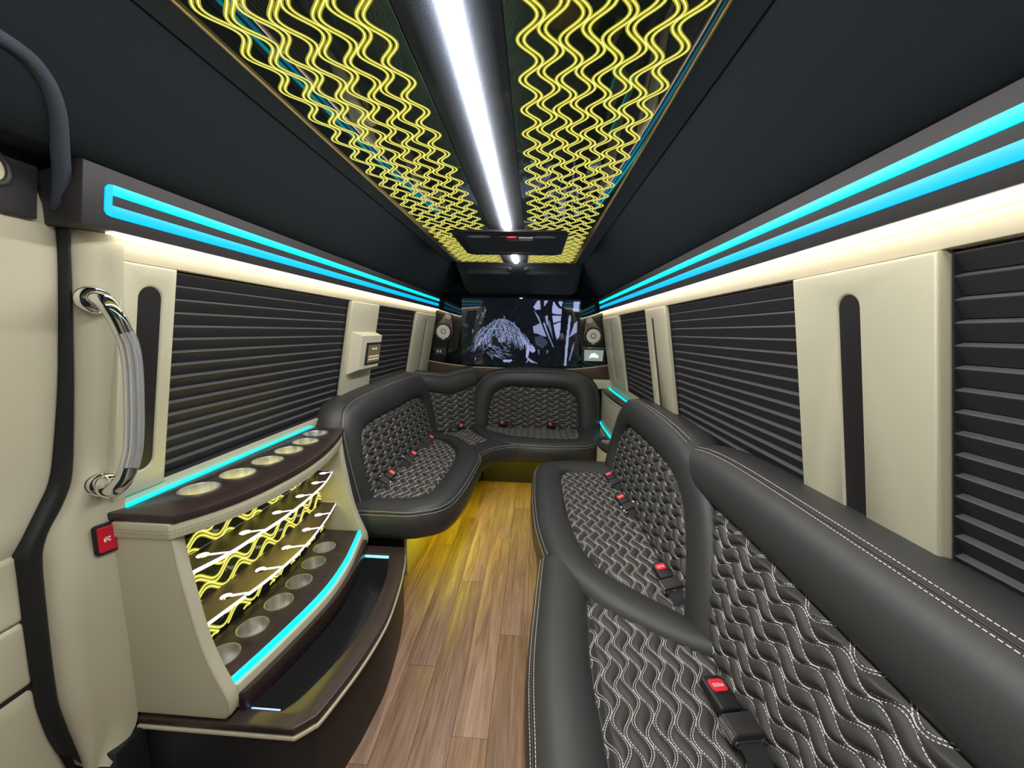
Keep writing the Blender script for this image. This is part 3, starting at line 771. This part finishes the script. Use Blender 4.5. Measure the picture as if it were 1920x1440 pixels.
# corner
t = thing('corner_bench', 'black quilted corner seat joining the left bench to the rear bench', 'bench', (-.6, 3.1, 0), 'upholstered lounge benches')
bolster('seat_bolster', t, F_seat(.434), [(-.50, 2.70), (-.44, 2.80), (-.375, 2.91), (-.31, 3.02)], [(-.37, 2.55), (-.30, 2.715), (-.20, 2.80), (-.10, 2.83)], [(p[0], p[1], p[2] * (.45 if i < 8 else 1)) for i, p in enumerate(P_SEAT)], 30, seam=(0, 1))
quilt('seat_insert', t, F_seatC, [(-.22, -.18), (.24, -.18), (.26, .30), (-.26, .30)], 0, .0065)
bolster('backrest_bolster', t, lambda a, b, h: F_backC(a, b, h - .012), [(-.32, .80), (-.145, .757), (-.038, .74), (.096, .766), (.22, .80)], [(-.35, .945), (-.20, .93), (-.06, .913), (.10, .940), (.24, .955)], P_BACK, 40, seam=(0, 1))
quilt('backrest_insert', t, lambda a, b, h: F_backC(a, b, h - .01), [(-.30, .82), (-.30, .43), (.24, .43), (.24, .82)], 0, .010)
v, f, _ = plate([(-.66, 2.96), (-.42, 3.16), (-.62, 3.44), (-1.0, 3.44), (-1.0, 2.97)], (), 0, .30, .004); mk('plinth', v, f, M_DARK, t)
# rear bench
t = thing('lounge_bench', 'black quilted rear lounge bench facing the aisle, below the television', 'bench', (0, 3.2, 0), 'upholstered lounge benches')
I = [(-.42, 3.42), (-.37, 3.23), (-.25, 3.12), (-.114, 3.055), (.10, 3.01), (.228, 3.0), (.335, 3.025), (.40, 3.15), (.41, 3.42)]
O = [(-.60, 3.36), (-.50, 3.17), (-.32, 2.93), (-.115, 2.83), (.07, 2.81), (.25, 2.82), (.46, 2.88), (.572, 3.08), (.595, 3.42)]
bolster('seat_bolster', t, F_seat(.44), I, O, P_SEAT, 100, [1, 1, .8, 0, 0, 0, 0, 0, 0], seam=(.33, 1))
quilt('seat_insert', t, F_seat(.44), poly_of(I, []), 0, .0065)
I = [(-.405, .43), (-.39, .62), (-.34, .75), (-.22, .803), (0, .80), (.243, .797), (.37, .745), (.42, .60), (.426, .43)]
O = [(-.571, .42), (-.577, .616), (-.52, .79), (-.36, .925), (0, .952), (.36, .94), (.535, .855), (.588, .70), (.596, .42)]
P_BACKB = [p if i < 9 else (p[0], p[1] * .9, p[2] * .6) for i, p in enumerate(P_BACK)]
bolster('backrest_bolster', t, F_backB, I, O, P_BACKB, 100, seam=(.05, .98))
quilt('backrest_insert', t, F_backB, poly_of(I, []), 0, .011)
mk('plinth', *box(-.41, .60, 3.16, 3.45, 0, .30, .004), M_VAL, t)
mk('led_strip', *box(-.30, .45, 2.98, 2.992, .285, .292, .001), M_YUND, t)

# seat belt buckles
def buckle_proto():
    t = thing('seatbelt_buckle', '', 'buckle')
    q = lambda n, m, vf, lb=None, p=t: mk(n, vf[0], vf[1], m, p, local=True, label=lb)
    v, f, _ = plate(rrect(-.021, .021, 0, .060, .006), (), 0, .019, .005, seg=3); q('body', M_DARK, (v, f))
    v, f, _ = plate(rrect(-.015, .015, .028, .050, .006), (), .0185, .0215, .001); b = q('release_button', M_REDB, (v, f), 'red release button')
    v, f, _ = plate(rrect(-.028, .028, -.040, -.004, .004), (), -.004, .021, .004, seg=3); q('cover', M_VAL, (v, f))
    v, f = join(box(-.0305, -.0275, -.038, -.006, .002, .018, .0008), box(.0275, .0305, -.038, -.006, .002, .018, .0008), box(-.026, .026, -.0425, -.0400, .004, .012, .0008)); q('chrome_edge', M_CHROME, (v, f), 'chrome edging')
    V = [(s * .022, y, z + d) for y, z in ((-.03, .008), (-.055, .004), (-.08, -.012), (-.10, -.03)) for s in (-1, 1) for d in (0, .0015)]
    F = []
    for i in range(3):
        a = 4 * i; F += [(a, a + 4, a + 6, a + 2), (a + 1, a + 3, a + 7, a + 5), (a, a + 1, a + 5, a + 4), (a + 2, a + 6, a + 7, a + 3)]
    q('strap', M_STRAP, (V, F))
    fc = bpy.data.curves.new('tmp', 'FONT'); fc.body = 'PRESS'; fc.size = .0085; fc.align_x = 'CENTER'; fc.align_y = 'CENTER'; fc.extrude = .0002
    fo = bpy.data.objects.new('tmp', fc); C.objects.link(fo)
    dg = bpy.context.evaluated_depsgraph_get(); me = bpy.data.meshes.new_from_object(fo.evaluated_get(dg)); bpy.data.objects.remove(fo)
    me.transform(Matrix.Translation((0, .039, .0217)) @ Matrix.Rotation(PI, 4, 'Z')); me.materials.clear(); me.materials.append(M_WHITEP); me.name = 'lettering'
    o = bpy.data.objects.new('lettering', me); C.objects.link(o); o.parent = b
    return t
def copy_tree(o, parent=None):
    c = o.copy(); C.objects.link(c)
    if parent: c.parent = parent
    for ch in [x for x in bpy.data.objects if x.parent == o]: copy_tree(ch, c)
    return c
proto = buckle_proto()
BK = [((.455, .755, .470), (-.22, .95, .12), (.15, -.25, 1), 1.3, 'black seat belt buckle with red button in the crease of the nearest bench section'),
      ((.478, 1.22, .468), (-.20, .95, .15), (-.10, -.45, 1), 1.15, 'black seat belt buckle in the far bench section, just before the padded divider'),
      ((.476, 1.80, .466), (-.35, .92, .2), (-.3, -.35, 1), 1.15, 'black seat belt buckle halfway along the crease of the far bench section'),
      ((.476, 2.11, .466), (-.35, .92, .2), (-.3, -.35, 1), 1.15, 'black seat belt buckle at the far end of the right bench crease'),
      ((-.80, 1.98, .470), (.25, .95, .25), (.5, -.5, 1), 1.15, 'black seat belt buckle on the left bench, the one closest to the bar'),
      ((-.785, 2.33, .470), (.25, .95, .25), (.5, -.5, 1), 1.15, 'black seat belt buckle on the left bench, middle of its three'),
      ((-.775, 2.72, .470), (.25, .95, .25), (.5, -.5, 1), 1.15, 'black seat belt buckle on the left bench, the one closest to the corner seat'),
      ((-.645, 3.17, .466), (.9, .3, .2), (.2, -.6, 1), 1.05, 'black seat belt buckle in the crease of the corner seat'),
      ((-.23, 3.34, .468), (-.9, -.25, .15), (0, -.6, 1), 1.15, 'black seat belt buckle at the left of the rear bench'),
      ((.20, 3.34, .468), (-.9, -.25, .15), (0, -.6, 1), 1.15, 'black seat belt buckle with pale latch at the right of the rear bench')]
for i, (p, d, n, sc, lb) in enumerate(BK):
    o = proto if i == 0 else copy_tree(proto)
    y = Vector(d).normalized(); z = Vector(n); z = (z - y * z.dot(y)).normalized(); x = y.cross(z)
    o.matrix_world = Matrix.Translation(p) @ Matrix((x, y, z)).transposed().to_4x4() @ Matrix.Scale(sc, 4)
    o['label'] = lb; o['group'] = 'seat belt buckles'

# ------------------------------------------------------------------ bar cabinet
bar = thing('bar_cabinet', 'cream and dark wood bar cabinet with lit cup holders, glass shelves and ice trough', 'bar cabinet', (-.8, 1.2, 0))
def arc(pts, n=40): return [tuple(p) for p in catmull(pts, n)]
UF = arc([(-.843, .800), (-.800, .87), (-.769, .960), (-.752, 1.09), (-.752, 1.22), (-.775, 1.38), (-.815, 1.53), (-.852, 1.635)])
ucups = [(-.912, .950), (-.894, 1.066), (-.887, 1.186), (-.887, 1.300), (-.893, 1.412), (-.922, 1.53)]
pmk('counter', M_WOOD, bar, [(-.955, .800)] + UF + [(-1.012, 1.635), (-1.012, .800)], [circle(x, y, .0460) for x, y in ucups], z0=.828, z1=.850, b=.004, label='dark wood upper counter')
def cup(x, y, r, zt, dep=.085):
    o = mk('cup_holder', *lathe([(r + .003, zt - .001), (r + .003, zt + .002), (r - .0005, zt + .0025), (r - .0015, zt), (r - .004, zt - dep), (r - .009, zt - dep - .004), (.0005, zt - dep - .004)], 40, fn=lambda a, b, c: (x + a, y + b, c)), M_STEEL, bar)
    return o
for x, y in ucups: cup(x, y, .0460, .850)
pmk('light_line', M_CY3, bar, [(-1.008, .830), (-.988, .830), (-.994, 1.635), (-1.010, 1.635)], (), z0=.848, z1=.854, b=.001, label='cyan light line')
# apron following the front arc
ap = [(-.852, .796)] + [(x - .004, y + .001) for x, y in UF[2:-2]] + [(-.862, 1.628)]
ap_in = [(x - .018, y) for x, y in ap]
pmk('apron', M_CREAM_S, bar, [(-1.0, .796)] + ap + [(-.88, 1.628)] + ap_in[::-1][1:-1] + [(-.88, .826), (-1.0, .826)], (), z0=.790, z1=.829, b=.003, label='cream padded band')
L = [[(x + .0005, y, z) for x, y in ap] for z in (.811, .803)]
L += [[(-.995, .7958, z), (-.856, .7958, z)] for z in (.811, .803)]
o = mk('stitching', *dash_mesh([catmull(l, 200) if len(l) > 3 else l for l in L], .0007, .005, .003), pm('tan_thread', (.25, .22, .16), .7), bar, smooth=False); o['kind'] = 'stuff'
# end panels with the curved front edge
EP = [(-1.02, .828), (-.858, .828), (-.852, .80), (-.843, .72), (-.832, .655), (-.810, .535), (-.787, .455), (-.762, .395), (-.748, .362), (-.744, .335), (-.747, .312), (-.760, .300), (-1.02, .300)]
EP = [EP[0]] + arc(EP[1:11], 26) + EP[11:]
pmk('end_panel', M_CREAM_S, bar, EP, (), z0=.801, z1=.836, b=.007, fn=lambda a, b, c: (a, c, b), seg=3)
pmk('end_panel', M_CREAM_S, bar, EP, (), z0=1.585, z1=1.62, b=.007, fn=lambda a, b, c: (a, c, b), seg=3)
L = [[(x - .004, .8005, z) for x, z in EP[1:27]]]
o = mk('stitching', *dash_mesh(L, .0006, .005, .003), bpy.data.materials['tan_thread'], bar, smooth=False); o['kind'] = 'stuff'
# slanted back panel with glowing wave lines
def XB(y, z=.6): return -.924 - ((y - 1.2) / .4) ** 2 * .028 - (z - .6) * .06
ring = [(XB(y), y) for y in np.linspace(.836, 1.586, 26)]
def BPf(a, b, c): return (a - (c - .6) * .06, b, c)
o = pmk('back_panel', M_ACRYL, bar, ring + [(x - .012, y) for x, y in ring[::-1]], (), z0=.385, z1=.80, b=0, fn=BPf)
def BP(a, b, c): return (XB(a, b) + c, a, b)
V, F, V2, F2 = [], [], [], []
yy = np.arange(.84, 1.585, .003)
for k in range(12):
    u = .37 + wave(k, yy - .938 + .02, .040, .0190, .119, .74)
    for wv in (-.0058, .0058):
        bb = u + wv; ok = (bb > .39) & (bb < .80)
        for rr in np.split(np.arange(len(yy)), np.where(np.diff(ok.astype(int)) != 0)[0] + 1):
            if not ok[rr[0]] or len(rr) < 4: continue
            V, F = join((V, F), ribbon([BP(yy[i], bb[i], .0014) for i in rr], .0034, (1, 0, .06)))
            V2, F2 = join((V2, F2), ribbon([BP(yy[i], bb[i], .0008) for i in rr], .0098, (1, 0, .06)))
q = mk('engraved_lines', V, F, M_YC, o, smooth=False); q['kind'] = 'stuff'
q = mk('groove_walls', V2, F2, M_YG, o, smooth=False); q['kind'] = 'stuff'  # halo of painted glow behind the wave lines
M_YBAR = em('yellow_bar_led', (1, .9, .06), 45)  # added sources that tint the shelves yellow, standing in for the panel lines
mk('hidden_light_line', *box(-.905, -.897, .95, 1.45, .781, .785, .001), M_YBAR, bar)
mk('hidden_light_line', *box(-.905, -.897, .95, 1.45, .649, .653, .001), M_YBAR, bar)
# stemware shelves with keyhole notches and lit edges
def shelf(z, front, heads):
    fr = arc(front, 60); out = []
    fr = np.array(fr)
    def at(y): return float(np.interp(y, fr[:, 1], fr[:, 0]))
    y0, y1 = fr[0, 1], fr[-1, 1]
    pts = [(at(y0), y0)]; ys = y0
    for hx, hy in heads:
        sl = .55  # notch leans back towards the near end
        r = .0155; wn = .0055
        mx = hx + .075; my = hy + .02
        mx = at(min(my, y1 - .02))
        for y in np.arange(ys + .02, my - wn - .004, .02): pts.append((at(y), y))
        pts.append((at(my - wn), my - wn))
        a0 = math.atan2(my - hy, mx - hx); da = .42
        for a in np.linspace(a0 - da, a0 - 2 * PI + da, 15): pts.append((hx + r * math.cos(a), hy + r * math.sin(a)))
        pts.append((at(my + wn), my + wn)); ys = my + wn
    for y in np.arange(ys + .02, y1 - .01, .02): pts.append((at(y), y))
    pts += [(at(y1), y1), (XB(y1), y1)] + [(XB(y), y) for y in np.linspace(y1, y0, 14)[1:-1]] + [(XB(y0), y0)]
    v, f, s = plate(pts, (), z - .006, z + .006, .0)
    o = fix(mk('shelf', v, f, [M_WOOD, M_PINK], bar, fm=s, smooth=False, label='dark shelf with pink lit edge and keyhole notches'))
    return o
shelf(.66, [(-.878, .840), (-.845, .95), (-.835, 1.05), (-.826, 1.16), (-.830, 1.30), (-.848, 1.45), (-.885, 1.583)], [(-.902, .930), (-.877, 1.054), (-.866, 1.187), (-.868, 1.319), (-.882, 1.445), (-.909, 1.550)])
shelf(.51, [(-.851, .840), (-.830, .963), (-.813, 1.073), (-.808, 1.198), (-.82, 1.325), (-.845, 1.46), (-.876, 1.583)], [(-.876, .965), (-.866, 1.093), (-.864, 1.220), (-.867, 1.345), (-.888, 1.465)])
# lower counter
LF = arc([(-.771, .836), (-.752, .93), (-.737, 1.02), (-.722, 1.13), (-.718, 1.23), (-.730, 1.36), (-.752, 1.47), (-.778, 1.585)])
lcups = [(-.845, .902), (-.837, 1.007), (-.829, 1.117), (-.826, 1.223), (-.838, 1.336), (-.855, 1.442)]
pmk('lower_counter', M_WOOD, bar, LF + [(-.935, 1.585), (-.935, .836)], [circle(x, y, .0405) for x, y in lcups], z0=.366, z1=.384, b=.002, label='dark lower counter')
for x, y in lcups: cup(x, y, .0405, .384, .06)
off = lambda d: [(x + d, y) for x, y in LF]
pmk('front_light_line', M_CY3, bar, off(.012) + off(.001)[::-1], (), z0=.368, z1=.386, b=.001, label='cyan light line along the lower counter edge')
pmk('riser', M_CREAM_D, bar, off(.022) + off(.004)[::-1], (), z0=.30, z1=.367, b=.002)
pmk('riser_rail', M_WOOD, bar, off(.040) + off(.022)[::-1], (), z0=.285, z1=.345, b=.006)
# ice trough: rim, piping, tub, base
RF = arc([(-.580, .800), (-.548, .83), (-.533, .856), (-.503, .998), (-.490, 1.13), (-.492, 1.23), (-.512, 1.38), (-.540, 1.515), (-.565, 1.60), (-.585, 1.625)], 50)
HF = arc([(-.640, .845), (-.608, .900), (-.567, 1.047), (-.557, 1.20), (-.565, 1.31), (-.582, 1.42), (-.622, 1.560)], 30)
HB = arc([(-.728, .845), (-.706, 1.0), (-.690, 1.13), (-.688, 1.23), (-.700, 1.36), (-.738, 1.560)], 30)
hole = HF + HB[::-1]
pmk('trough_rim', M_WOOD, bar, [(-1.0, .800)] + RF + [(-.90, 1.625), (-1.0, 1.625)], [hole], z0=.268, z1=.292, b=.006, seg=3, label='dark wood trough rim')
pmk('cream_piping', M_CREAM_D, bar, [(-1.0, .798)] + [(x + .003, y - (.002 if y < .9 else 0)) for x, y in RF] + [(-.90, 1.628), (-1.0, 1.628)], [[(x, y) for x, y in inset(hole if area2(hole) > 0 else hole[::-1], -.02)]], z0=.256, z1=.268, b=.004, label='cream piping under the rim')
V = []; rings = [(0, .288), (.002, .20), (.010, .13), (.028, .105), (.06, .100)]
hl = hole if area2(hole) > 0 else hole[::-1]
for d, z in rings: V += [(x, y, z) for x, y in inset(hl, d)]
n = len(hl); F = grid_faces(len(rings), n, True) + [tuple((len(rings) - 1) * n + i for i in range(n))]
mk('tub', V, [q[::-1] for q in F], M_TUB, bar, angle=70, label='black textured trough tub')
mk('drain', *lathe([(.016, .101), (.016, .106), (.011, .106), (.010, .101)], 20, fn=lambda a, b, c: (-.60 + a, 1.13 + b, c)), M_DARK, bar)
pmk('trough_light_line', em('pale_cyan_led', (.10, .65, .95), 1.2), bar, [(-.742, 1.552), (-.626, 1.552), (-.626, 1.558), (-.742, 1.558)], (), z0=.276, z1=.286, b=.0005, label='pale cyan light line inside the trough')
pmk('trough_near_line', em('blue_led', (.06, .25, .95), 1.0), bar, [(-.726, .8462), (-.646, .8462), (-.646, .850), (-.726, .850)], (), z0=.284, z1=.2885, b=.0005, label='blue light line inside the trough')
base_o = [(-1.12, .812)] + [(x - .010, max(y, .812)) for x, y in RF[2:-2]] + [(-.60, 1.618), (-1.02, 1.618)]
base_h = inset(hl, -.012)
pmk('base', M_DARK, bar, base_o, [base_h], z0=0.0, z1=.258, b=.003, label='black cabinet base')

# ------------------------------------------------------------------ corner console at the far right
t = thing('corner_console', 'cream corner console with cyan lit counters between the long bench and rear bench', 'console', (.6, 2.9, 0))
UFc = arc([(.655, 2.55), (.632, 2.70), (.618, 2.95), (.618, 3.25), (.632, 3.49)], 24)
pmk('upper_counter', M_WOOD, t, UFc + [(.725, 3.49), (.725, 2.55)], (), z0=.785, z1=.803, b=.003)
pmk('upper_light_line', M_CY3, t, [(.690, 2.56), (.706, 2.56), (.706, 3.48), (.690, 3.48)], (), z0=.801, z1=.808, b=.001, label='cyan light line')
pmk('upper_front', M_CREAM_S, t, [(x + .004, y) for x, y in UFc] + [(x + .022, y) for x, y in UFc[::-1]], (), z0=.50, z1=.785, b=.002)
pmk('edge_piping', M_CREAM_D, t, [(x - .003, y) for x, y in UFc] + [(x + .01, y) for x, y in UFc[::-1]], (), z0=.772, z1=.785, b=.003)
LFc = arc([(.545, 2.53), (.505, 2.64), (.490, 2.78), (.535, 2.90), (.600, 3.0), (.612, 3.2), (.615, 3.45)], 30)
pmk('lower_counter', M_WOOD, t, LFc + [(.70, 3.45), (.70, 2.53)], [circle(.566, 2.79, .040)], z0=.478, z1=.50, b=.003)
pmk('lower_light_line', M_CY3, t, [(x - .012, y) for x, y in UFc] + [(x - .001, y) for x, y in UFc[::-1]], (), z0=.500, z1=.508, b=.001, label='cyan light line')
pmk('lower_front', M_CREAM_S, t, [(x + .004, y) for x, y in LFc] + [(x + .02, y) for x, y in LFc[::-1]], (), z0=0, z1=.478, b=.002)
mk('cup_holder', *lathe([(.043, .499), (.043, .502), (.0395, .5025), (.039, .50), (.036, .42), (.030, .416), (.0005, .416)], 32, fn=lambda a, b, c: (.566 + a, 2.79 + b, c)), M_STEEL, t)
mk('splash_panel', *box(.55, .735, 3.47, 3.49, .80, .885, .002), M_CREAM_D, t)

# ------------------------------------------------------------------ door side: pillar trim, seal, sliding door
PR = [(-.906, .804, 1.483), (-.918, .809, 1.411), (-.960, .821, 1.166), (-1.0, .830, .930), (-1.0, .828, .855), (-1.0, .824, .800), (-1.0, .820, .752), (-1.0, .814, .697), (-1.0, .808, .583), (-1.0, .803, .489), (-1.0, .800, .364), (-1.0, .798, .273), (-1.0, .725, .235)]
PS = [(-.950, .750, 1.491), (-.963, .755, 1.413), (-1.005, .766, 1.166), (-1.043, .768, .943), (-1.045, .742, .889), (-1.045, .713, .848), (-1.045, .699, .809), (-1.045, .695, .762), (-1.045, .691, .659), (-1.045, .688, .569), (-1.045, .686, .457), (-1.045, .695, .378), (-1.045, .713, .253)]
PD = [(-.960, .741, 1.489), (-.973, .746, 1.412), (-1.015, .750, 1.168), (-1.051, .740, .954), (-1.055, .709, .895), (-1.055, .677, .840), (-1.055, .666, .812), (-1.055, .666, .780), (-1.055, .663, .682), (-1.055, .661, .585), (-1.055, .660, .473), (-1.055, .670, .381), (-1.055, .682, .324)]
def dense(P, n=60):
    P = np.array(P); z = P[:, 2]; d = np.concatenate([[0], np.cumsum(np.linalg.norm(np.diff(P, axis=0), axis=1))])
    u = np.linspace(0, d[-1], n); Q = np.stack([np.interp(u, d, P[:, i]) for i in range(3)], 1)
    for _ in range(2): Q[1:-1] = (Q[:-2] + 2 * Q[1:-1] + Q[2:]) / 4
    return Q
def dense2(*Ls, n=60):   # same parameter for all, by row index
    out = []
    u = np.linspace(0, len(Ls[0]) - 1, n)
    for P in Ls:
        P = np.array(P); Q = np.stack([np.interp(u, np.arange(len(P)), P[:, i]) for i in range(3)], 1)
        for _ in range(3): Q[1:-1] = (Q[:-2] + 2 * Q[1:-1] + Q[2:]) / 4
        out.append(Q)
    return out
ext = lambda P, dz, dx=0: [(P[0][0] + .007, P[0][1], P[0][2] + .05)] + P
PR = [(x + (.014 if z > .9 else .008), y + .003, z) for x, y, z in PR]
a, b = dense2(ext(PS, .05), ext(PR, .05), n=70)
cols = []
for tt, hx in ((-.12, -.03), (0, -.006), (.06, .006), (.16, .013), (.28, .015), (.40, .011), (.50, .004), (.60, .001), (.75, 0), (.94, 0), (1, -.003), (1.0, -.05)):
    q = a + (b - a) * tt
    low = np.clip((1.0 - q[:, 2]) / .1, 0, 1); q[:, 0] += hx * (.35 + .65 * low) if hx > 0 else hx
    q[:, 1] -= (max(hx, 0) * .7) * low
    cols.append(q)
G = np.stack(cols, 1)
structure(fix(mk('trim_%d' % tn, G.reshape(-1, 3).tolist(), grid_faces(G.shape[0], G.shape[1]), M_CREAM_S, angle=70))); tn += 1
a, b = dense2(ext(PD, .05), ext(PS, .05), n=70)
cols = []
for tt, hx in ((-.1, -.02), (0, .002), (.12, .010), (.35, .014), (.55, .012), (.8, .010), (1.0, .004), (1.12, -.02)):
    q = a + (b - a) * tt; q[:, 0] += hx; cols.append(q)
G = np.stack(cols, 1)
tag(fix(mk('door_seal', G.reshape(-1, 3).tolist(), grid_faces(G.shape[0], G.shape[1]), M_RUBBER, angle=70)), 'black rubber seal curving down the edge of the sliding door', 'seal')
# seal continuing over the headliner
pth = catmull([(-.958, .742, 1.50), (-.905, .715, 1.56), (-.868, .690, 1.602), (-.816, .650, 1.658), (-.784, .608, 1.690), (-.772, .560, 1.702), (-.77, .45, 1.705), (-.77, .2, 1.705)], 50)
tag(mk('headliner_edge', *tube(pth.tolist(), .0125, 14), M_FABRIC2), 'padded black fabric edge roll above the sliding door', 'edge roll')
# dark headliner block between the valance and the door
V = [(-.905, .735, 1.615), (-.905, .735, 1.49), (-.868, .716, 1.606), (-.888, .716, 1.488), (-1.05, .735, 1.615), (-1.05, .735, 1.49)]
structure(mk('trim_%d' % tn, *box(-1.10, -.888, .722, .80, 1.487, 1.62, .004), M_VAL)); tn += 1
structure(mk('trim_%d' % tn, *box(-1.10, -.955, -1.0, .738, 1.557, 1.70, .006), M_FABRIC)); tn += 1
# sliding door in stacked upholstered panels
dp = dense2(PD + [(-1.055, .70, .22), (-1.055, .72, .0)], n=120)[0]
dr = thing('door_1', 'x', 'x', (-1.055, .3, 0)); del dr['label'], dr['category']; structure(dr)
cuts = [1.556, .818, .672, .526, .0]
dpz = dp[np.argsort(dp[:, 2])]
for zt, zb in zip(cuts, cuts[1:]):
    zs = np.linspace(zb, zt, 26)
    X = np.interp(zs, dpz[:, 2], dpz[:, 0]); Y = np.interp(zs, dpz[:, 2], dpz[:, 1]) + .006
    rows = []
    for z, x_, y_ in zip(zs, X, Y):
        e = min(1, (min(zt - z, z - zb)) / .010 + .05); h = .012 * math.sqrt(max(0, 1 - (1 - e) ** 2))
        r = []
        for yy_, k in ((y_, 0), (y_ - .004, .7), (y_ - .012, 1), (y_ - .05, 1), (-.6, 1)):
            r.append((x_ - .012 + h * k, yy_, z))
        rows.append(r)
    G = np.array(rows)
    fix(mk('panel', G.reshape(-1, 3).tolist(), grid_faces(G.shape[0], G.shape[1]), M_CREAM_S, dr, angle=60))
v, f, _ = plate([(-.6, 1.492), (.703, 1.492), (.718, 1.622), (-.6, 1.622)], (), 0, .03, .006, fn=lambda a, b, c: (-.975 + c, a, b)); fix(mk('upper_cover', v, f, M_VAL, dr, label='charcoal upper cover'))
v, f, _ = plate(rrect(.50, .690, 1.537, 1.600, .028, 6), [rrect(.51, .680, 1.545, 1.592, .022, 6)], 0, .008, .003, fn=lambda a, b, c: (-.945 + c, a - .018, b - .006)); po = fix(mk('pull_pocket', v, f, M_DARK, dr))
v, f, _ = plate(rrect(.508, .682, 1.543, 1.594, .023, 6), (), 0, .002, 0, fn=lambda a, b, c: (-.945 + c, a - .018, b - .006)); fix(mk('pocket_liner', v, f, M_CREAM_D, po))

structure(mk('trim_%d' % tn, *box(-1.12, -1.06, -1.0, .805, 0, .60, .002), M_DARK)); tn += 1
structure(mk('trim_%d' % tn, *box(-1.06, -.985, .735, .808, 0, .262, .002), M_DARK)); tn += 1
# grab handle
t = thing('grab_handle', 'chrome grab handle with clear ribbed grip on the cream door pillar', 'handle', (-.93, .77, 1.15))
top = catmull([(-.945, .778, 1.348), (-.905, .752, 1.349), (-.880, .745, 1.340), (-.871, .752, 1.315), (-.870, .763, 1.282)], 18)
grip = catmull([(-.870, .763, 1.282), (-.870, .771, 1.252), (-.870, .773, 1.20), (-.870, .765, 1.10), (-.870, .755, 1.03), (-.872, .744, .990)], 30)
bot_ = catmull([(-.872, .744, .990), (-.877, .736, .965), (-.892, .728, .945), (-.930, .745, .934), (-.998, .790, .930)], 18)
mk('upper_elbow', *tube(top.tolist(), .0160, 20), M_CHROME, t, angle=60, label='chrome elbow')
mk('ribbed_grip', *tube(grip.tolist(), .0148, 28, ribs=.17), M_CLEAR, t, angle=80, label='clear ribbed grip')
mk('lower_elbow', *tube(bot_.tolist(), .0160, 20), M_CHROME, t, angle=60, label='chrome elbow')
def flange(p, n):
    z = Vector(n).normalized(); x = z.orthogonal().normalized(); y = z.cross(x)
    fn = lambda a, b, c: Vector(p) + x * a + y * b + z * c
    fix(mk('flange', *lathe([(.030, 0), (.030, .004), (.027, .010), (.020, .015), (.012, .017)], 28, fn=fn), M_CHROME, t))
flange((-.938, .772, 1.348), (.8, -.55, .1)); flange((-1.003, .795, .925), (.8, -.55, .1))
# red switch
t = thing('door_switch', 'red rectangular push switch with a small white symbol on the cream door pillar', 'switch', (-1.0, .80, .79))
ex = Vector((.045, .115, 0)).normalized(); ez = Vector((0, 0, 1)); en = ez.cross(ex) * -1
en = Vector((.93, -.36, 0)).normalized(); ex = ez.cross(en) * 1
if ex.y < 0: ex = -ex
sw = lambda a, b, c: Vector((-1.004, .788, .793)) + ex * a + ez * b + en * c
v, f, _ = plate(rrect(-.022, .022, -.037, .037, .008), (), -.004, .007, .003, fn=sw); fix(mk('bezel', v, f, M_RUBBER, t))
v, f, _ = plate(rrect(-.016, .016, -.031, .031, .004), (), .004, .009, .002, fn=sw); bt = fix(mk('button', v, f, M_RED, t))
V, F = [], []
for a0, a1, b0, b1 in ((-.006, -.002, -.006, .003), (-.001, .001, -.003, 0), (.002, .006, -.006, -.002), (.002, .006, .002, .006), (-.003, .0, .003, .006), (.0, .003, -.001, .003)):
    v, f, _ = plate([(a0, b0), (a1, b0), (a1, b1), (a0, b1)], (), .0088, .0094, 0, fn=sw); V, F = join((V, F), (v, f))
fix(mk('symbol', V, F, M_WHITEP, bt))
